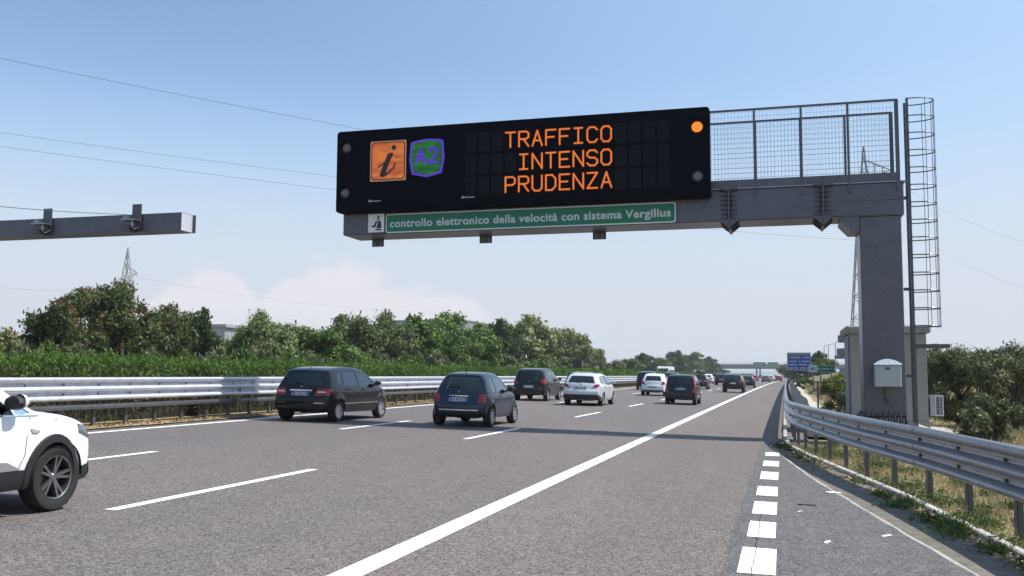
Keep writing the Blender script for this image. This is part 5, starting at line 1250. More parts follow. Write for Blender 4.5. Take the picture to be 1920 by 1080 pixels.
clone('mpv', P_BLACK, 'black car mostly hidden behind the silver white estate car', -11.9, 56.5, 'hatchback_car')
clone('tall', P_BLACK, 'black car half hidden behind the left side of the white supermini', -12.05, 86.5, 'people_carrier')
clone('suv', P_BLACK, 'dark vehicle with wide rear window peeping between the white supermini and the boxy dark car', -12.1, 106, 'suv_car')
boxcar = clone('mpv', P_NAVY, 'dark car carrying a roof box in the middle lane, right of the boxy car', -8.6, 101, 'hatchback_car')
clone('mini', P_WHITE, 'far white car just right of the car with the roof box', -12.4, 160, 'supermini')
clone('tall', P_ANTH, 'far dark car between the white car and the black sport utility', -12.4, 181, 'people_carrier')
clone('suv', P_BLACK, 'far black car touching the left side of the black sport utility car', -8.9, 140, 'suv_car')
clone('estate', P_NAVY, 'far navy car ahead of the black sport utility in the right lane', -4.6, 123, 'estate_car')
clone('mini', P_BLACK, 'far black car glimpsed between the black sport utility and the navy car', -7.9, 166, 'supermini')
clone('mini', P_RED, 'far red car in the middle of the distant traffic', -7.9, 240, 'supermini')
clone('estate', P_GREY, 'far dark grey car right of the red car', -4.6, 215, 'estate_car')
clone('estate', P_SILVER, 'far silver car just behind the dark grey car on its right', -4.4, 257, 'estate_car')
clone('tall', P_GREY, 'far grey car furthest right in the lanes near the vanishing point', -4.5, 299, 'people_carrier')
clone('mini', P_RED, 'tiny red car on the hard shoulder at the vanishing point', -2.6, 262, 'supermini')
clone('mini', P_WHITE, 'tiny white car deep in the queue below the green bridge signs', -8.4, 420, 'supermini')
clone('suv', P_GREY, 'tiny grey car deep in the queue left of the bridge pier', -12.0, 390, 'suv_car')
# roof box on its car
rb = empty('roof_box', (0, 0, 0), 'dark grey roof box strapped on the dark car', 'roof box')
rbm = MB(); rings = []
for k, (u, w, h) in enumerate(((.75, .25, .12), (.95, .36, .28), (1.6, .40, .36), (2.3, .36, .30), (2.7, .22, .12))):
    rings.append([(u, w * cos(t) * 1.0, 1.70 + h * .5 + h * .5 * sin(t)) for t in [2 * pi * j / 12 for j in range(12)]])
for a, b in zip(rings, rings[1:]):
    for j in range(12): rbm.quad(a[j], a[(j + 1) % 12], b[(j + 1) % 12], b[j])
rbm.poly(rings[0]); rbm.poly(rings[-1]); build_mesh(rbm, 'shell', M_TRIM, rb)
for u in (1.2, 2.1): MB().box((u - .03, -.55, 1.60), (u + .03, .55, 1.68)).build('crossbar', M_BOLT, rb)
rb.location = boxcar.location; rb.rotation_euler = boxcar.rotation_euler
# ================================================================== vegetation
NR = np.random.default_rng(11)
def leaf_mesh(name, C, A, B, mat):
    """one rhombic leaf (or spray) per row: centre C, half axes A (length) and B (width)"""
    n = len(C); V = np.empty((n, 4, 3), np.float32); V[:, 0] = C - A; V[:, 1] = C + B - A * 0.1; V[:, 2] = C + A; V[:, 3] = C - B - A * 0.1
    me = bpy.data.meshes.new(name); me.vertices.add(n * 4); me.vertices.foreach_set('co', V.ravel())
    me.loops.add(n * 4); me.loops.foreach_set('vertex_index', np.arange(n * 4, dtype=np.int32))
    me.polygons.add(n); me.polygons.foreach_set('loop_start', np.arange(0, n * 4, 4, dtype=np.int32))
    me.update(calc_edges=True); me.validate(); me.materials.append(mat)
    return me
def unit(v): return v / np.maximum(1e-9, np.linalg.norm(v, axis=1))[:, None]
def rand_axes(n, length, width, droop=0.0, up=0.0, nrm=None):
    a = NR.normal(size=(n, 3)); a[:, 2] = a[:, 2] * (1 - abs(up) * .5) + up - droop; a = unit(a)
    b = NR.normal(size=(n, 3))
    if nrm is not None: b = np.cross(a, nrm + NR.normal(size=(n, 3)) * 0.55)
    else: b = np.cross(a, b)
    b = unit(b); s = NR.uniform(.65, 1.35, (n, 1))
    return a * length * s, b * width * s
def crown_pts(clumps, n, shell=0.35):
    """points scattered over ragged clumps [(x, y, z, r)]"""
    cl = np.array(clumps); w = cl[:, 3] ** 2; k = NR.choice(len(cl), n, p=w / w.sum())
    d = unit(NR.normal(size=(n, 3))); rr = NR.uniform(shell, 1.0, n) ** 0.8 * (1 + 0.30 * NR.normal(size=n).clip(-1, 1.6)); rr = np.abs(rr)
    P = cl[k, :3] + d * (cl[k, 3] * rr)[:, None] * np.array([1, 1, .85])
    return P, d
def clump_set(W, H, n, base, seed, lean=0.0, top_bias=0.0):
    """clumps filling a ragged dome; a few smaller ones break the outline"""
    r = random.Random(seed); out = []
    ph = [r.uniform(0, 6.28) for _ in range(6)]
    for i in range(n):
        th = r.uniform(0, 2 * pi); ph_z = r.uniform(-1, 1) if i % 3 else r.uniform(.2, 1); rho = r.uniform(.25, 1) ** .55
        e = 1 + .16 * sin(2 * th + ph[0]) + .12 * sin(3 * th + ph[1] + 2 * ph_z) + .10 * sin(5 * ph_z + ph[2])
        sx = sqrt(max(0, 1 - abs(ph_z) ** 2.4)); rad = min(W, H * .5) * r.uniform(.20, .34) * (1 if i % 5 else .6)
        x, y = cos(th) * sx * rho * e, sin(th) * sx * rho * e; z = .5 + .5 * ph_z * (rho if ph_z > 0 else 1) * (1 + .06 * sin(th * 2 + ph[3]))
        out.append((x * (W - rad * .8) + lean * z, y * (W - rad * .8), max(base + rad * .5, z * (H - rad * .95)), rad))
    return out
def tree_proto(W, H, mat, seed, n_leaf, leaf, width, base=0.25, n_cl=34, twig=None, droop=0.1, bark=None, extra=None, trunk_r=None):
    cl = clump_set(W, H, n_cl, base, seed); P, d = crown_pts(cl, n_leaf)
    P[:, 2] = np.maximum(P[:, 2], 0.05)
    a, b = rand_axes(n_leaf, leaf, width, droop, 0, d)
    crown = leaf_mesh('crown', P, a, b, mat)
    r = random.Random(seed + 1); t = MB(); tr = trunk_r or H * 0.022; th = H * .45
    t.tube([(0, 0, -.3), (r.uniform(-.1, .1), r.uniform(-.1, .1), th * .5), (r.uniform(-.2, .2), r.uniform(-.2, .2), th), (r.uniform(-.2, .2), r.uniform(-.2, .2), H * .62)], [tr * 1.3, tr, tr * .75, tr * .2], 7)
    for x, y, z, rad in r.sample(cl, min(10, len(cl))):
        z0 = min(z * .6, H * .5); t.tube([(0, 0, max(.1, z0 * .7)), (x * .45, y * .45, z0 + (z - z0) * .35), (x, y, z)], [tr * .5, tr * .3, tr * .1], 5)
    o = t.build('trunk', bark or M_BARK, fix=False); tm = o.data; bpy.data.objects.remove(o)
    return dict(crown=crown, trunk=tm, W=W, H=H, extra=extra(cl) if extra else None)
M_BARK = plain('bark', (0.10, 0.08, 0.06), 0.9, noise=0.3, scale=9, bump=0.5)
M_L_MID = leafy('leaves_mid', (0.054, 0.101, 0.024), (0.132, 0.211, 0.044), (0.215, 0.283, 0.068))
M_L_DARK = leafy('leaves_dark', (0.032, 0.061, 0.020), (0.079, 0.130, 0.034), (0.133, 0.180, 0.054))
M_L_SILV = leafy('leaves_silver', (0.067, 0.105, 0.037), (0.199, 0.241, 0.094), (0.454, 0.452, 0.213))
M_L_GREY = leafy('leaves_grey', (0.078, 0.105, 0.037), (0.239, 0.256, 0.106), (0.533, 0.494, 0.255))
M_L_AIL = leafy('leaves_ailanthus', (0.049, 0.079, 0.025), (0.117, 0.147, 0.043), (0.209, 0.153, 0.054))
M_L_SEED = leafy('seed_clusters', (0.12, 0.050, 0.022), (0.20, 0.085, 0.035), (0.26, 0.13, 0.06))
M_L_PALE = leafy('leaves_pale', (0.070, 0.101, 0.034), (0.186, 0.217, 0.078), (0.310, 0.295, 0.124))
M_L_OLIVE = leafy('leaves_olive', (0.073, 0.095, 0.041), (0.204, 0.232, 0.106), (0.432, 0.432, 0.239), trans=0.15)
M_L_LIME = leafy('leaves_lime', (0.07, 0.10, 0.016), (0.20, 0.23, 0.03), (0.30, 0.30, 0.05))
M_L_HEDGE = leafy('leaves_oleander', (0.050, 0.100, 0.016), (0.125, 0.215, 0.032), (0.24, 0.33, 0.07), trans=0.3)
M_L_DRY_SHADE = leafy('leaves_dry_shaded', (0.030, 0.034, 0.014), (0.075, 0.062, 0.030), (0.30, 0.24, 0.14), trans=0.1, scale=1.5)  # dry lower leaves, with the guardrail's shade painted into their dark tones
def seeds(cl, n=420):
    top = sorted(cl, key=lambda c: -c[2] - c[3])[:16]; P, d = crown_pts(random.Random(5).sample(top, 8), n, .8); a, b = rand_axes(n, .16, .07, .3); return leaf_mesh('seed_heads', P, a, b, M_L_SEED)
protos = {
 'ail': [tree_proto(2.9, 7.2, M_L_AIL, 3, 19000, .15, .055, .3, 44, extra=seeds), tree_proto(2.7, 6.4, M_L_AIL, 8, 18000, .15, .055, .2, 40, extra=seeds), tree_proto(2.3, 7.6, M_L_AIL, 21, 18000, .15, .055, .3, 40, extra=seeds)],
 'mid': [tree_proto(3.3, 8.0, M_L_MID, 31, 15000, .20, .105, .1, 56), tree_proto(3.0, 7.2, M_L_MID, 32, 14000, .20, .105, .1, 52)],
 'dark': [tree_proto(2.9, 6.8, M_L_DARK, 41, 13000, .20, .10, .1, 48)],
 'silver': [tree_proto(3.3, 7.4, M_L_SILV, 51, 19000, .16, .075, .1, 54), tree_proto(3.0, 6.8, M_L_SILV, 52, 18000, .16, .075, .1, 50)],
 'grey': [tree_proto(3.6, 8.2, M_L_GREY, 61, 16000, .22, .11, .1, 60), tree_proto(3.2, 7.4, M_L_GREY, 62, 14000, .22, .11, .1, 54)],
 'pale': [tree_proto(2.2, 5.0, M_L_PALE, 71, 6000, .17, .065, .3, 30, extra=seeds)],
 'shrub': [tree_proto(1.7, 2.6, M_L_OLIVE, 81, 7500, .12, .045, .0, 34), tree_proto(1.8, 2.4, M_L_MID, 82, 7500, .12, .06, .0, 34)],
 'olive': [tree_proto(2.1, 3.3, M_L_OLIVE, 91, 26000, .095, .020, .35, 48, droop=-.35, trunk_r=.10), tree_proto(1.9, 3.0, M_L_OLIVE, 92, 24000, .095, .020, .3, 44, droop=-.35, trunk_r=.09)],
 'lime': [tree_proto(1.5, 2.5, M_L_LIME, 95, 8000, .085, .045, .0, 34)],
}
def plant(kind, X, Y, z, H, W, label, cat='tree', group=None, k=None, name=None):
    ps = protos[kind]; p = ps[(k if k is not None else R.randrange(len(ps))) % len(ps)]
    root = empty(name or ({'shrub': 'shrub', 'olive': 'olive_tree', 'lime': 'shrub'}.get(kind, 'broadleaf_tree')), (X, Y, z), label, cat, group)
    root.rotation_euler = (0, 0, R.uniform(0, 6.28)); s = W / p['W']; root.scale = (s, s, H / p['H'])
    link('crown', p['crown'], root); link('trunk', p['trunk'], root)
    if p['extra']: tag(link('seed_heads', p['extra'], root), kind='stuff')
    return root
GT = 'trees beyond the far carriageway'
rowdef = [  # u, top v, width px, kind, offset X, label
 (16, 592, 95, 'pale', -40, 'pale sparse tree with rusty seed heads at the left edge'),
 (112, 552, 135, 'ail', -40, 'brownish tree left of the tallest tree in the left clump'),
 (172, 530, 120, 'ail', -43, 'dark green tree showing between the brownish trees on the left'),
 (236, 514, 150, 'ail', -40, 'tallest brownish green tree with rusty seed heads below the far pylon'),
 (305, 556, 130, 'ail', -39, 'brownish tree right of the tallest tree in the left clump'),
 (372, 572, 95, 'dark', -41, 'dark feathery tree at the right end of the left clump, left of the grey shed'),
 (488, 580, 120, 'silver', -40, 'round silvery green tree just right of the grey shed'),
 (556, 592, 125, 'silver', -42, 'lighter silvery tree right of the round silvery one'),
 (600, 612, 120, 'mid', -39, 'low mid green tree in front of the silvery trees, above the black hatchback'),
 (668, 573, 120, 'silver', -41, 'tall silvery tree left of the centre of the tree row'),
 (722, 580, 110, 'silver', -42, 'silvery tree touching the tall silvery one on its right'),
 (776, 590, 125, 'mid', -40, 'mid green tree under the middle of the message board'),
 (842, 576, 105, 'mid', -41, 'tall mid green tree with dark top, left of the flat dark roof'),
 (893, 606, 100, 'mid', -40, 'mid green tree in front of the flat dark roof'),
 (938, 594, 105, 'dark', -42, 'dark green tree right of the flat dark roof'),
 (992, 588, 110, 'grey', -41, 'large grey-green flowering tree, highest of the pale ones'),
 (1040, 606, 95, 'grey', -42, 'grey-green tree on the right shoulder of the large pale tree'),
 (1082, 624, 75, 'grey', -41, 'grey-green tree near the right end of the tall row'),
 (1112, 648, 50, 'grey', -41, 'small grey-green tree ending the tall row on the right'),
 (1150, 668, 55, 'pale', -42, 'first low pale tree after the tall row'),
 (1178, 670, 55, 'mid', -44, 'low green tree after the pale one in the far row'),
 (1206, 660, 48, 'dark', -42, 'dark round far tree left of the white bus'),
 (1236, 668, 52, 'mid', -44, 'green far tree behind the white bus'),
 (1266, 655, 50, 'dark', -42, 'highest dark far tree right of the white bus'),
 (1298, 657, 56, 'mid', -44, 'broad far green tree right of the highest dark far tree'),
 (1328, 667, 44, 'dark', -40, 'far dark tree near the left end of the bridge'),
 (1349, 683, 30, 'mid', -37, 'small far tree against the left end of the bridge')]
for i, (u, v, wpx, kind, X, lab) in enumerate(rowdef):
    p = at_x(u, v, X); dep = (p - EYEP).dot(FW); plant(kind, p.x, p.y, -0.05, p.z + .05, wpx * dep / F_PX / 2 * 1.12, lab, 'tree', GT, k=i)
sh = [(35, 640), (80, 628), (150, 640), (215, 650), (285, 648), (350, 650), (412, 648), (450, 645), (492, 640), (540, 648), (580, 655), (640, 650), (700, 652), (760, 655), (820, 658), (880, 660), (945, 662), (1010, 664), (1065, 668), (676, 648)]
bwhere = ['at the left edge of the picture', 'below the pale sparse tree', 'below the brownish tree left of the tallest', 'left below the tallest brownish tree', 'right below the tallest brownish tree', 'below the dark feathery tree', 'in the gap left of the grey shed', 'in front of the grey shed', 'below the round silvery tree', 'left above the roof of the black hatchback', 'above the roof of the black hatchback', 'right above the windscreen of the black hatchback', 'below the two tall silvery trees', 'left above the small dark blue car', 'above the roof of the small dark blue car', 'right above the small dark blue car', 'left above the tall dark people carrier', 'above the tall dark people carrier', 'above the silver white estate car', 'filling the gap under the tall silvery tree']
blab = ['low bush behind the hedge ' + w for w in bwhere]
for i, (u, v) in enumerate(sh):
    p = at_x(u, v, -36.6); dep = (p - EYEP).dot(FW)
    plant('shrub', p.x, p.y, -.05, p.z + .1, 55 * dep / F_PX / 2 * 1.5, blab[i], 'bush', 'bushes below the trees', k=i)
# olives and shrubs on the right
for i, (u, v, Y, wpx, lab) in enumerate(((1792, 630, 37, 190, 'olive tree nearest the concrete kiosk, beside the air conditioner'), (1898, 640, 34.5, 200, 'olive tree cut off by the right edge'), (1850, 645, 42, 160, 'olive tree further back between the two front olives'), (1745, 650, 44, 110, 'olive tree half hidden behind the ladder cage'), (1965, 640, 39, 170, 'olive tree mostly beyond the right edge'))):
    p = at_y(u, v, Y); dep = (p - EYEP).dot(FW); plant('olive', p.x, Y, ground_z(p.x, Y), p.z - ground_z(p.x, Y), wpx * dep / F_PX / 2 * .98, lab, 'tree', 'olive trees', k=i)
p = at_y(1850, 775, 28); plant('shrub', p.x, 28, ground_z(p.x, 28), 1.35, .95, 'young olive bush behind the right guardrail', 'bush', k=0)
for u, Y, H, W, kind, lab in ((1584, 47, 2.0, 1.15, 'lime', 'bright yellow-green bush beside the concrete kiosk'), (1575, 60, 1.9, .8, 'lime', 'small yellow-green bush at the right end of the green sign'), (1548, 190, 3.6, 2.2, 'lime', 'light green round bush behind the small green sign'), (1497, 150, 1.5, 1.0, 'shrub', 'dull green bush under the blue sign'), (1512, 128, 1.6, 1.2, 'shrub', 'green bush on the bank left of the green sign'), (1536, 205, 5.2, 2.3, 'dark', 'dark round tree right of the blue sign'), (1602, 40, 1.5, .7, 'shrub', 'dark bush at the corner of the concrete kiosk')):
    q = at_y(u, 700, Y); plant(kind, q.x, Y, ground_z(q.x, Y) - .05, H, W, lab, 'tree' if kind == 'dark' else 'bush')
for i, (u, v, Y, lab) in enumerate(((1470, 690, 420, 'hazy tree on the right verge just left of the blue sign'), (1486, 688, 330, 'hazy tree below the left half of the blue sign'), (1500, 690, 260, 'hazy tree below the right half of the blue sign'))):
    q = at_y(u, v, Y); plant('mid', q.x + 2, Y, 0.3, 6.5, 5.0, lab, 'tree', k=i)

# ---- oleander hedge in the median, one continuous row
def hedge():
    root = empty('oleander_hedge', (-17, 30, .3), 'long clipped oleander hedge in the median behind the left guardrail', 'hedge')
    for nm, y0, y1, dens, ln, wd in (('foliage', 7, 70, 230, .085, .015), ('far_foliage', 70, 420, 42, .20, .042)):
        n1 = int((y1 - y0) * 3.3 * dens); y = NR.uniform(y0, y1, n1); s = NR.uniform(0, 1, n1); top = 1.93 + .05 * np.sin(y * 1.7) + .05 * np.sin(y * .63 + 1) + .04 * np.sin(y * 4.1)
        front = s < .58; x = np.where(front, -16.0 + NR.normal(0, .13, n1), -16.0 - NR.uniform(0, 2.0, n1)); z = np.where(front, .38 + (top - .38) * np.sqrt(NR.uniform(0, 1, n1)), top + NR.normal(0, .055, n1))
        x = x + np.where(front, -.18 * np.maximum(0, (z - 1.5) / .45) ** 2, 0); x = x + np.array([bend(v) for v in y])
        a, b = rand_axes(n1, ln, wd, 0, 0.9)
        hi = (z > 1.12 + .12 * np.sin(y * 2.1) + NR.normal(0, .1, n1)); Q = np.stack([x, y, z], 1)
        link(nm, leaf_mesh(nm, Q[hi], a[hi], b[hi], M_L_HEDGE), root); link('dry_' + nm, leaf_mesh('dry_' + nm, Q[~hi], a[~hi], b[~hi], M_L_DRY_SHADE), root)
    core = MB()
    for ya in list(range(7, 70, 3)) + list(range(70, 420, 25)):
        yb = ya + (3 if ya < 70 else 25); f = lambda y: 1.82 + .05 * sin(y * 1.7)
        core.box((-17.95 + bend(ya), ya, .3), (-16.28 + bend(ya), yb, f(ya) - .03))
    core.build('shaded_core', plain('core_shade', (0.028, 0.030, 0.016), .95, noise=.5, scale=6), root, fix=False)  # added solid core blocks see-through, inner shade painted into its colour
    fl = MB()
    P = [(-16.2 - R.uniform(0, .8), R.uniform(12, 60), 1.85 + R.uniform(0, .16)) for _ in range(60)]
    C_ = np.array(P); a, b = rand_axes(len(P), .028, .022); mt = plain('oleander_flower', (0.75, 0.45, 0.48), .6); link('flowers', leaf_mesh('flowers', C_, a, b, mt), root)
    for ch in root.children: ch.location = -Vector(root.location)
hedge()
# ---- dead leaves and stalks along the median edge
n = 5200; y = NR.uniform(10, 60, n); x = -15.0 + NR.normal(0, .16, n) - .12; z = road_z(-15) + .035 + np.abs(NR.normal(0, .025, n)); a, b = rand_axes(n, .045, .02, 0, -.2); a[:, 2] *= .4
M_DEAD = leafy('dead_leaves', (0.20, 0.13, 0.07), (0.40, 0.30, 0.17), (0.55, 0.45, 0.30), trans=.1)
tag(link('leaf_litter', leaf_mesh('leaf_litter', np.stack([x, y, z], 1), a, b, M_DEAD)), 'dry fallen leaves along the foot of the left guardrail', 'dead leaves', kind='stuff')
n = 3600; y = NR.uniform(7, 24, n); x = np.array([kerb_x(v) for v in y]) - .06 - np.abs(NR.normal(0, .13, n)); z = np.array([road_z(v) for v in x]) - .005 + np.abs(NR.normal(0, .012, n)); a, b = rand_axes(n, .028, .013, 0, -.1); a[:, 2] *= .3
keep = (np.sin(y * 3.1) + np.sin(y * 1.3 + 2) + NR.normal(0, .5, n)) > -.3
tag(link('kerb_litter', leaf_mesh('kerb_litter', np.stack([x, y, z], 1)[keep], a[keep], b[keep], M_DEAD)), 'brown leaf litter and debris along the kerb below the right guardrail', 'dead leaves', kind='stuff')
# ---- dry grass and weeds on the right verge
M_STRAW = leafy('dry_grass', (0.27, 0.22, 0.11), (0.44, 0.36, 0.20), (0.58, 0.51, 0.33), trans=.25)
M_WEED = leafy('weeds', (0.055, 0.085, 0.025), (0.13, 0.18, 0.05), (0.24, 0.25, 0.10), trans=.3)
def blades(n, fx, y0, y1, h, w, keep=None):
    y = NR.uniform(y0, y1, n); t = NR.uniform(0, 1, n); x = np.array([fx(yy, tt) for yy, tt in zip(y, t)])
    hh = h * NR.uniform(.4, 1.3, n); a = NR.normal(0, .35, (n, 3)); a[:, 2] = 1; a = unit(a) * (hh / 2)[:, None]; b = unit(np.cross(a, NR.normal(size=(n, 3)))) * w
    z = np.array([ground_z(xx, yy) for xx, yy in zip(x, y)]) + hh * .45
    return np.stack([x, y, z], 1), a, b
C1 = blades(17000, lambda y, t: kerb_x(y) + .05 + t ** 1.3 * 3.6 + bend(y), 6, 24, .13, .006); C2 = blades(16000, lambda y, t: 4.6 + t * 9, 14, 36, .22, .011); C3 = blades(12000, lambda y, t: 2.3 + t * 8 + bend(y), 38, 130, .32, .03)
tag(link('dry_grass', leaf_mesh('dry_grass', *[np.concatenate(q) for q in zip(C1, C2, C3)], M_STRAW)), 'dry straw-coloured grass on the verge behind the right guardrail', 'grass', kind='stuff')
def weed(x, y, z, n, s):
    d = NR.normal(0, 1, (n, 3)) * np.array([s, s, s * .5]); d[:, 2] = np.abs(d[:, 2]); a, b = rand_axes(n, .036, .011, 0, .7); return np.array([x, y, z + .02]) + d, a, b
W_ = []
for _ in range(90):
    yy = R.uniform(7, 24); s_ = R.random(); xx = kerb_x(yy) + (R.uniform(-.30, .05) if s_ < .28 else R.uniform(.1, 2.2)); W_.append(weed(xx, yy, ground_z(xx, yy), R.randint(60, 200), R.uniform(.05, .12)))
for yy, off, s_ in ((13.4, -.25, .2), (13.8, .2, .28), (11.6, -.12, .18), (12.1, .25, .24), (15.6, .4, .25), (22.8, -.15, .24), (21.9, .45, .3), (20.9, .6, .22)): xx = kerb_x(yy) + off; W_.append(weed(xx, yy, ground_z(xx, yy), 420, s_ * .62))
tag(link('weeds', leaf_mesh('weeds', *[np.concatenate(q) for q in zip(*W_)], M_WEED)), 'green weeds growing along the kerb under the right guardrail', 'weeds', kind='stuff')
# ================================================================== things behind and beside
# ---- concrete kiosk behind the column
KX0, KX1, KY0, KY1, KZ = 1.93, 4.03, 30.0, 32.6, 0.03
M_KIOSK = plain('kiosk_concrete', (0.30, 0.29, 0.275), 0.85, noise=0.14, scale=2.5, bump=0.2); M_KROOF = plain('kiosk_roof', (0.27, 0.265, 0.255), 0.85, noise=0.2, scale=4, bump=0.3)
kiosk = empty('concrete_kiosk', ((KX0 + KX1) / 2, KY0, KZ), 'pale prefabricated concrete kiosk with flat roof slab behind the gantry column', 'kiosk')
def kk(mb, name, mat, **k): return sb(mb, name, mat, kiosk, **k)
kk(MB().box((KX0 + .04, KY0 + .04, KZ), (KX1 - .04, KY1, 2.86)), 'wall_core', M_KIOSK)
kk(MB().box((KX0 - .03, KY0 - .03, KZ), (KX1 + .03, KY1 + .03, KZ + .32)), 'plinth', M_KROOF, bevel=.015)
npan = 7
for i in range(npan):
    a = KX0 + (KX1 - KX0) * i / npan + .008; b = KX0 + (KX1 - KX0) * (i + 1) / npan - .008
    kk(MB().box((a, KY0, KZ + .325), (b, KY0 + .04, 2.855)), 'wall_panel', M_KIOSK, bevel=.006)
for i in range(8):
    a = KY0 + (KY1 - KY0) * i / 8 + .01; b = KY0 + (KY1 - KY0) * (i + 1) / 8 - .01
    kk(MB().box((KX0, a + .045 * (i == 0), KZ + .325), (KX0 + .04, b, 2.855)), 'wall_panel', M_KIOSK); kk(MB().box((KX1 - .04, a + .045 * (i == 0), KZ + .325), (KX1, b, 2.855)), 'wall_panel', M_KIOSK)
kk(MB().box((KX0 - .12, KY0 - .12, 2.87), (KX1 + .12, KY1 + .12, 3.11)), 'roof_slab', M_KROOF, bevel=.05)
kk(MB().tube([(KX0 - .04, KY0 + .3, .4), (KX0 - .04, KY0 + .3, 2.8)], .035, 8), 'drain_pipe', M_CAB)
# ---- air conditioner
M_ACW = plain('ac_white', (0.66, 0.66, 0.64), 0.45)
ac = empty('air_conditioner', (4.24, 30.1, .52), 'white air conditioner outdoor unit on the right wall of the kiosk', 'air conditioner')
AX0, AX1, AZ_0, AZ_1 = KX1 + .06, KX1 + .40, .50, 1.08
sb(MB().box((AX0, 30.16, AZ_0), (AX1, 30.9, AZ_1)), 'case', M_BOLT, ac); sb(MB().box((AX0 - .01, 30.06, AZ_0 - .01), (AX0 + .11, 30.15, AZ_1 + .01)), 'side_panel', M_CAB, ac)
for lo, hi in (((AX0 + .12, AZ_1 - .03), (AX1 + .01, AZ_1 + .01)), ((AX0 + .12, AZ_0 - .01), (AX1 + .01, AZ_0 + .03)), ((AX0 + .12, AZ_0 + .03), (AX0 + .15, AZ_1 - .03)), ((AX1 - .02, AZ_0 + .03), (AX1 + .01, AZ_1 - .03)), ((AX0 + .25, AZ_0 + .03), (AX0 + .262, AZ_1 - .03))): sb(MB().box((lo[0], 30.07, lo[1]), (hi[0], 30.15, hi[1])), 'grille_frame', M_ACW, ac)
for i in range(8): z = AZ_0 + .075 + i * .062; sb(MB().box((AX0 + .151, 30.09, z), (AX1 - .021, 30.12, z + .014)), 'grille_slat', M_ACW, ac)
sb(MB().box((KX1, 30.3, AZ_0 - .04), (AX1, 30.34, AZ_0)), 'bracket', M_BOLT, ac)
# ---- tubular gate frame left of the kiosk
gt = empty('tube_railing', (1.2, 36, 0), 'dark steel tube railing left of the concrete kiosk', 'railing')
g0, g1 = at_y(1533, 716, 36), at_y(1600, 716, 36); gz0 = -0.1
for x in (g0.x, g1.x): sb(MB().box((x - .03, 35.97, gz0), (x + .03, 36.03, g0.z)), 'post', M_STEEL2, gt)
for z in (g0.z, g0.z - .43, g0.z - .93): sb(MB().box((g0.x - (.12 if z == g0.z else -.03), 35.98, z - .025), (g1.x - .03, 36.02, z + .02)), 'rail', M_STEEL2, gt)
# ---- apartment block with rounded balconies
M_BLD = plain('grey_render', (0.30, 0.295, 0.30), 0.9, noise=0.15, scale=1.2); M_BLD2 = plain('dark_balcony', (0.20, 0.20, 0.21), 0.9, noise=0.15, scale=1.2); M_WIN = plain('window_dark', (0.02, 0.025, 0.03), 0.15)
Yb = 92.0
bp = lambda u, v: at_y(u, v, Yb)
bx = bp(1596, 650).x; bl = empty('apartment_block', (bx + 4, Yb + 4, 0), 'grey concrete block with rounded balconies behind the kiosk', 'building')
sb(MB().box((bx, Yb, 0), (bx + 4.4, Yb + 9, bp(1600, 613).z)), 'wall', M_BLD, bl)
for k, (u0, v0, v1) in enumerate(((1572, 628, 641), (1570, 653, 665), (1566, 666, 672), (1575, 690, 700))):
    x0, z0, z1 = bp(u0, v0).x, bp(u0, v1).z, bp(u0, v0).z; poly = []
    r = (z1 - z0)
    pl = [(bx + 3, Yb - .1), (bx + 3, Yb + 2.5), (x0 + .6, Yb + 2.5), (x0 + .18, Yb + 2.1), (x0, Yb + 1.3), (x0 + .18, Yb + .4), (x0 + .6, Yb - .1)]
    bo = sb(MB().prism(pl, lambda x, y, z=z0: (x, y, z), lambda x, y, z=z1: (x, y, z)), 'balcony', M_BLD2 if k != 3 else M_BLD, bl)
for z in (2.0, 4.2, 6.4): sb(MB().box((bx + 3.2, Yb - .03, z), (bx + 4.2, Yb + .01, z + 1.3)), 'window', M_WIN, bl)
# ---- road signs on the right verge
M_BLUE = plain('sign_blue', (0.012, 0.055, 0.30), 0.4); M_SGREEN = plain('sign_green_far', (0.004, 0.20, 0.10), 0.4); M_SW = plain('sign_text_white', (0.62, 0.66, 0.72), 0.5); M_GREYP = plain('sign_grey', (0.20, 0.20, 0.22), 0.6); M_SBACK = plain('sign_back_dark', (0.045, 0.048, 0.055), 0.6)
def far_sign(name, label, Y, u0, v0, u1, v1, mat, posts, rows_, top_grey=False, back=.06):
    a, b = at_y(u0, v1, Y), at_y(u1, v0, Y); x0, z0, x1, z1 = a.x, a.z, b.x, b.z
    root = empty(name, ((x0 + x1) / 2, Y, ground_z((x0 + x1) / 2, Y)), label, 'road sign')
    sb(MB().box((x0, Y, z0), (x1, Y + back, z1)), 'border', M_SW, root); i = (x1 - x0) * .018
    sb(MB().box((x0 + i, Y - .012, z0 + i), (x1 - i, Y - .001, z1 - i)), 'panel', mat, root)
    for fx in posts: x = x0 + (x1 - x0) * fx; sb(MB().box((x - .06, Y + back, ground_z(x, Y) - .2), (x + .06, Y + back + .1, z1 - .1)), 'post', M_GREYP, root)
    for fx0, fx1, fz, fh, m in rows_:
        zc = z0 + (z1 - z0) * fz; hh = (z1 - z0) * fh; xa, xb = x0 + (x1 - x0) * fx0, x0 + (x1 - x0) * fx1
        if m is M_SW:                       # worn lettering, one stroke group per line
            mb = MB(); n = max(2, int((xb - xa) / .17))
            for q in range(n):
                if (q * 7 + int(fz * 31)) % 9 == 4: continue
                xq = xa + (xb - xa) * q / n; mb.box((xq, Y - .02, zc - hh / 2), (xq + (xb - xa) / n * .6, Y - .0125, zc + hh / 2))
            tag(sb(mb, 'lettering', m, root), kind='stuff')
        else: sb(MB().box((xa, Y - .02, zc - hh / 2), (xb, Y - .0125, zc + hh / 2)), 'field', m, root)
    return root, x0, z0, x1, z1
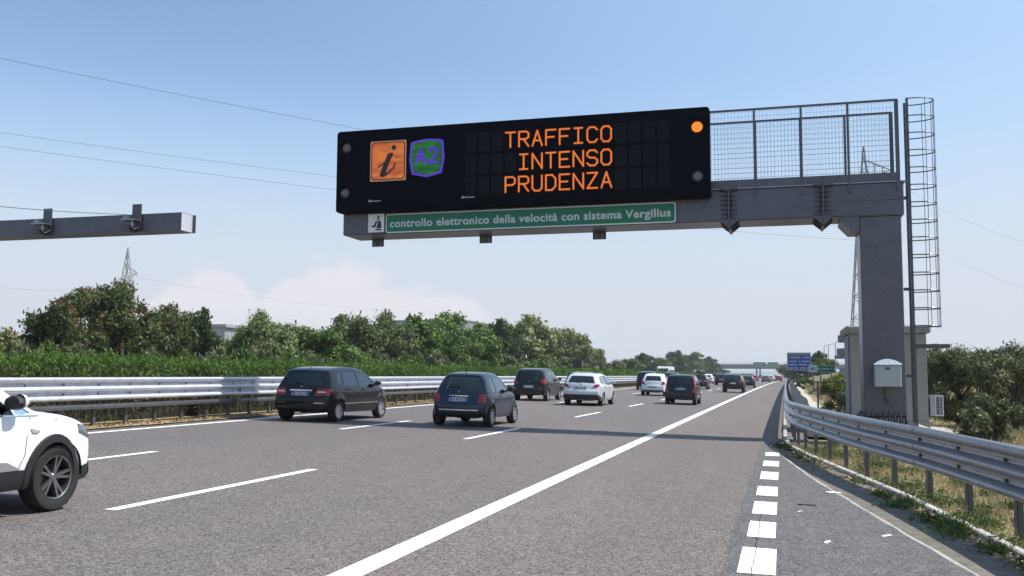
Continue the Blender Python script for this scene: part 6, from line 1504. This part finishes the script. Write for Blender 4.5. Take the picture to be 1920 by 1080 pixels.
far_sign('blue_service_sign', 'large blue motorway sign with four lines of white text on the right verge', 165, 1476, 661, 1520, 694, M_BLUE, (.12, .88), [(.03, .97, .92, .13, M_GREYP), (.08, .58, .72, .15, M_GREYP), (.64, .94, .72, .055, M_SW), (.08, .42, .50, .06, M_SW), (.50, .94, .50, .06, M_SW), (.08, .42, .31, .06, M_SW), (.50, .92, .31, .06, M_SW), (.08, .46, .12, .06, M_SW), (.56, .92, .12, .06, M_SW)])
far_sign('green_direction_sign', 'small green direction sign with white text right of the blue sign', 100, 1532, 685, 1565, 698, M_SGREEN, (.2, .8), [(.06, .72, .5, .22, M_SW), (.8, .95, .5, .12, M_SW)])
rt_, x0, z0, x1, z1 = far_sign('exit_number_sign', 'white square sign with the number 41 left of the green sign', 100, 1517, 684.5, 1531.5, 698, M_SW, (.5,), [])
tm = text_mesh('41', .5, .003, .012, 'CENTER'); o = link('lettering', tm, rt_); tm.materials.clear(); tm.materials.append(M_PICT); o.rotation_euler = (pi / 2, 0, 0); o.location = Vector(((x0 + x1) / 2, 99.98, z0 + .17)) - Vector(rt_.location)
# dark back of a sign in the median
a, b = at_x(1082, 700, -17.2), at_x(1097, 675, -17.2); ms = empty('median_sign', (-17.2, a.y, .3), 'dark back of a small sign standing in the median hedge', 'road sign')
sb(MB().box((-17.6 + .0, a.y, a.z + .35), (-16.8, a.y + .05, b.z)), 'panel', M_SBACK, ms); sb(MB().box((-17.24, a.y + .05, .2), (-17.16, a.y + .12, b.z - .1)), 'post', M_GREYP, ms)
# ---- lamp posts
M_LAMPP = plain('lamp_steel', (0.34, 0.35, 0.37), 0.5, 0.5)
for u, v, Y, lab in ((1545, 647, 190, 'left one of the lamp posts behind the green sign'), (1553, 645, 200, 'middle one of the lamp posts behind the green sign'), (1566, 640, 170, 'right lamp post beside the balcony block')):
    p = at_y(u, v, Y); r_ = empty('street_lamp', (p.x, Y, 1), lab, 'lamp post', 'lamp posts on the right'); sb(MB().tube([(p.x, Y, 0), (p.x, Y, p.z - .6), (p.x + .1, Y, p.z - .15), (p.x + .5, Y, p.z)], [.11, .07, .06, .05], 7), 'pole', M_LAMPP, r_); sb(MB().box((p.x + .4, Y - .12, p.z - .06), (p.x + 1.0, Y + .12, p.z + .06)), 'lamp_head', M_LAMPP, r_, bevel=.02)
# ---- road bridge
Yr = 600.0; M_BR = plain('bridge_concrete', (0.24, 0.245, 0.26), 0.9, noise=0.12, scale=.3)
br = empty('road_bridge', (-14, Yr, 0), 'grey road bridge spanning the motorway in the distance', 'bridge')
zt0, zb0 = at_y(1400, 681, Yr).z, at_y(1400, 691.5, Yr).z
sb(MB().box((-75, Yr, zb0), (75, Yr + 9, zt0 - .9)), 'deck', M_BR, br); sb(MB().box((-75, Yr - .25, zt0 - 1.7), (75, Yr - .01, zt0 - .6)), 'fascia', M_BR, br)
for x in range(-74, 75, 4): sb(MB().box((x - .06, Yr - .2, zt0 - .6), (x + .06, Yr - .08, zt0 + .5)), 'parapet_post', M_GREYP, br)
for z in (zt0 - .1, zt0 + .42): sb(MB().box((-75, Yr - .17, z), (75, Yr - .12, z + .08)), 'parapet_rail', M_GREYP, br)
for x in (at_y(1418.5, 700, Yr).x, at_y(1425, 700, Yr).x): sb(MB().box((x - .45, Yr + 2, -.5), (x + .45, Yr + 6, zb0)), 'pier', M_BR, br)
for x in (-38, 14): sb(MB().box((x - .5, Yr + 2, -.5), (x + .5, Yr + 6, zb0)), 'pier', M_BR, br)
emb = MB().prism([(22, -.5), (90, -.5), (90, zb0 + 1), (36, zb0)], lambda x, z: (x, Yr - 1, z), lambda x, z: (x, Yr + 10, z)); tag(emb.build('bridge_embankment', M_SOIL), kind='structure')
for u0, u1, lab in ((1412, 1436, 'left one of two green signs hung on the far bridge'), (1439, 1459, 'right one of two green signs hung on the far bridge')):
    a, b = at_y(u0, 687.5, Yr - .6), at_y(u1, 679, Yr - .6); g = empty('bridge_sign', ((a.x + b.x) / 2, Yr - .6, a.z), lab, 'road sign'); sb(MB().box((a.x, Yr - .6, a.z), (b.x, Yr - .5, b.z)), 'border', M_SW, g); sb(MB().box((a.x + .15, Yr - .62, a.z + .15), (b.x - .15, Yr - .601, b.z - .15)), 'panel', M_SGREEN, g); sb(MB().box((a.x + 1, Yr - .5, a.z + .5), (a.x + 1.3, Yr - .25, a.z + 1.6)), 'bracket', M_GREYP, g)
    mb = MB()
    for q in range(7): mb.box((a.x + .8 + q * .75, Yr - .64, a.z + .9), (a.x + 1.2 + q * .75, Yr - .621, a.z + 1.4))
    tag(sb(mb, 'lettering', M_SW, g), kind='stuff')
# ---- hills on the horizon
hm = MB(); pr = []
for i in range(61):
    x = -6000 + 220 * i; pr.append((x, 24 + 9 * sin(i * .55) + 7 * sin(i * 1.31 + 1) + 4 * sin(i * 3.1)))
M_HILL = plain('hill_green', (0.07, 0.10, 0.05), 0.95, noise=0.3, scale=.004)
for (xa, za), (xb, zb_) in zip(pr, pr[1:]):
    ya, yb = 5600 + .05 * xa, 5600 + .05 * xb; hm.quad((xa, ya, -5), (xb, yb, -5), (xb, yb + 700, zb_), (xa, ya + 700, za)); hm.quad((xa, ya + 700, za), (xb, yb + 700, zb_), (xb, yb + 1600, -5), (xa, ya + 1600, -5))
tag(hm.build('hills', M_HILL, smooth=True, sharp=0), kind='structure')
# ---- sheds behind the trees
M_SHED = plain('shed_metal', (0.30, 0.33, 0.36), 0.6, noise=0.08, scale=1)
def block(name, label, Y_x, u0, u1, v0, mat, depth, roof_mat):
    a, b = at_x(u0, v0, Y_x), at_x(u1, v0, Y_x); root = empty(name, ((a.x + b.x) / 2 - 4, (a.y + b.y) / 2, 0), label, 'building')
    sb(MB().box((Y_x - depth, a.y, -.2), (Y_x, b.y, a.z - .35)), 'wall', mat, root); sb(MB().box((Y_x - depth - .3, a.y - .3, a.z - .35), (Y_x + .3, b.y + .3, a.z)), 'roof_edge', roof_mat, root)
    n = 6
    for i in range(n): y = a.y + (b.y - a.y) * (i + .5) / n; sb(MB().box((Y_x, y - .04, 0), (Y_x + .04, y + .04, a.z - .35)), 'cladding_rib', roof_mat, root)
block('grey_shed', 'flat grey shed between the left clump and the silvery trees', -62, 422, 470, 608, M_SHED, 18, M_SHED)
block('long_shed', 'long dark building with pale roof edge behind the mid green trees', -95, 872, 960, 599, M_GREYP, 25, M_SHED)
# ---- white bus on the other carriageway (faces us)
bus = empty('bus', (0, 0, 0), 'white bus on the other carriageway seen over the hedge', 'bus'); M_BUS = plain('bus_white', (0.72, 0.73, 0.74), 0.3)
pb = at_x(1243, 700, -25); bus.location = (pb.x, pb.y, .2); M_WS = glass('bus_glass', (0.10, 0.12, 0.14))
bb_ = MB(); pf = [(0, .35), (-.05, 1.2), (.06, 2.4), (.28, 3.1), (.7, 3.25), (11.2, 3.25), (11.5, 3.0), (11.5, .35)]
bb_.prism(pf, lambda y, z: (-1.25, y, z), lambda y, z: (1.25, y, z)); bb_.build('body', M_BUS, bus, bevel=.05)
MB().prism([(-.075, 1.15), (.045, 2.40), (.20, 2.80), (.16, 2.80), (.0, 2.40), (-.045, 1.15)], lambda y, z: (-1.12, y, z), lambda y, z: (1.12, y, z)).build('windscreen', M_WIN, bus)
for s in (-1, 1):
    for i in range(6): MB().box((s * 1.25 - .012, 1.0 + i * 1.7, 1.5), (s * 1.25 + .012, 2.55 + i * 1.7, 2.55)).build('side_window', M_WIN, bus)
    for y in (2.4, 8.6): MB().lathe([(0, -.14), (.42, -.14), (.48, -.08), (.48, .08), (.42, .14), (0, .14)], (s * 1.13, y, .48), 'x', 18).build('wheel', M_TYRE, bus)
    MB().box((s * .95 - .15, -.09, .62), (s * .95 + .15, -.04, .78)).build('headlamp', M_LAMP_W, bus)
# ---- lattice pylons and power lines
M_LAT = plain('pylon_steel', (0.30, 0.30, 0.31), 0.6, 0.4)
def pylon(label, base, H, wb, waist, arms, bays, th):
    root = empty('lattice_pylon', base, label, 'pylon'); B = Vector(base)
    hw = lambda z: wb + (waist - wb) * min(1, z / (H * .72)) if z < H * .72 else waist * max(0.02, 1 - (z - H * .72) / (H * .28))
    cs = ((-1, -1), (1, -1), (1, 1), (-1, 1))
    zs = [H * (1 - (1 - i / bays) ** 1.25) for i in range(bays + 1)]
    for c_ in cs:
        P = [(c_[0] * hw(z), c_[1] * hw(z), z) for z in (0, H * .72, H)]; 
        for a, b in zip(P, P[1:]): MB().bar(a, b, th, th).build('leg', M_LAT, root)
    for z0, z1 in zip(zs, zs[1:]):
        for k in range(4):
            a, b = cs[k], cs[(k + 1) % 4]; p = lambda c_, z: (c_[0] * hw(z), c_[1] * hw(z), z)
            m = MB().bar(p(a, z0), p(b, z1), th * .55, th * .55); m.bar(p(b, z0), p(a, z1), th * .55, th * .55); m.bar(p(a, z0), p(b, z0), th * .5, th * .5); m.build('brace', M_LAT, root)
    tips = []
    for z, ln in arms:
        w = hw(z) * (1 if ln > 0 else -1); h2 = H * .035
        m = MB()
        for s in (-1, 1):
            m.bar((w, s * hw(z), z - h2), (ln, 0, z), th * .7, th * .7); m.bar((w, s * hw(z), z + h2 * 1.2), (ln, 0, z), th * .7, th * .7)
            for q in (.33, .66): m.bar((w + (ln - w) * q, s * hw(z) * (1 - q), z - h2 * (1 - q)), (w + (ln - w) * q, s * hw(z) * (1 - q), z + h2 * 1.2 * (1 - q)), th * .5, th * .5)
        m.build('cross_arm', M_LAT, root); MB().tube([(ln, 0, z), (ln, 0, z - H * .035)], th * .5, 5).build('insulator', M_LAT, root); tips.append(B + Vector((ln, 0, z - H * .035)))
    return tips
pa = at_y(1619, 274, 160); tipsR = pylon('tall lattice pylon rising behind the gantry column and walkway', (pa.x, 160, 0), pa.z, 3.1, 1.15, [(34.1, 3.9), (30.6, -4.2), (27.4, 4.2)], 13, .14)
pl = EYEP + ray(240, 463) * 235; tipsL = pylon('distant lattice pylon rising behind the tallest tree on the left', (pl.x, pl.y, 0), pl.z, 3.0, 1.0, [(pl.z * .80, 2.9), (pl.z * .72, -2.9)], 11, .13)
M_WIRE = plain('wire', (0.10, 0.11, 0.13), 0.5, 0.3)
def wire(label, a, b, r, sag=1.0, n=14, cat='power line', group='power lines'):
    a, b = Vector(a), Vector(b); P = [a.lerp(b, i / n) - Vector((0, 0, sag * 4 * (i / n) * (1 - i / n))) for i in range(n + 1)]; o = MB().tube(P, r, 4).build('power_line', M_WIRE, fix=False); tag(o, label, cat, group); return o
wl_ = lambda u, v, t: EYEP + ray(u, v) * t
wire('highest power line crossing the sky to the message board', wl_(-60, 97, 75), tipsR[1], .020, 1.2)
wire('upper one of the two close power lines left of the message board', wl_(-60, 240, 95), tipsR[1] + Vector((1, 0, -4)), .018, 1.0)
wire('lower one of the two close power lines left of the message board', wl_(-60, 266, 95), tipsR[2] + Vector((-6, 0, -3)), .018, 1.0)
wire('thin power line leaving the far left pylon to the right', tipsL[0], wl_(900, 585, 420), .022, 3.0)
wire('thin power line leaving the far left pylon to the left', tipsL[1], wl_(-60, 532, 200), .020, 1.0)
wire('upper faint power line at the right edge', tipsR[0], wl_(1990, 470, 110), .010, 1.5)
wire('lower faint power line at the right edge', tipsR[2], wl_(1990, 560, 110), .010, 1.5)
cab_ = wire('dark cable running in from the left to the camera arm', wl_(-80, 379, 24.5), Vector((at_y(240, 397, 24.9).x, 24.85, AZ1 - .02)), .012, .05, 10, 'cable'); cab_.name = 'cable'; del cab_['group']
# ---- litter on the lay-by
def scrap(name, label, u, v, L_, W2, mat, rz):
    p = on_road(u, v); m = MB(); pts = [(-L_, -W2), (-L_ * .3, -W2 * .7), (L_, -W2 * .5), (L_ * .8, W2 * .6), (0, W2), (-L_ * .8, W2 * .5)]
    ca, sa = cos(rz), sin(rz); f = lambda h: (lambda x, y: (x * ca - y * sa, x * sa + y * ca, h + .006 * sin(x * 40)))
    m.prism(pts, f(.012), f(.004)); o = m.build(name, mat); o.location = (p.x, p.y, p.z + .006); return tag(o, label, 'litter')
M_PAPER = plain('white_paper', (0.78, 0.78, 0.76), .7)
scrap('paper_scrap', 'white torn scrap lying on the lay-by near the blocked line', 1563, 925, .12, .05, M_PAPER, .2); scrap('rubber_strip', 'black strip of rubber on the lay-by tarmac', 1512, 948, .12, .025, M_TYRE, .1); scrap('paper_scrap', 'small white scrap in the middle of the lay-by', 1662, 1007, .06, .03, M_PAPER, .5); scrap('paper_scrap', 'small white scrap near the bottom of the lay-by', 1551, 1019, .05, .025, M_PAPER, 1.0); scrap('paper_scrap', 'tiny white scrap on the lay-by below the rubber strip', 1500, 961, .035, .02, M_PAPER, .3)

# ---- summer haze: one closed box of even, thin air round the whole place
hz_m = bpy.data.materials.new('haze_air'); hz_m.use_nodes = True; hn = hz_m.node_tree.nodes; hn.clear()
ho = hn.new('ShaderNodeOutputMaterial'); pv = hn.new('ShaderNodeVolumePrincipled'); pv.inputs['Color'].default_value = (0.86, 0.90, 0.97, 1); pv.inputs['Density'].default_value = 0.00022; pv.inputs['Anisotropy'].default_value = 0.25
hz_m.node_tree.links.new(pv.outputs[0], ho.inputs['Volume'])
tag(MB().box((-9600, -400, -8), (9600, 9600, 42)).build('haze', hz_m), 'thin pale summer haze over the plain', 'haze', kind='stuff')
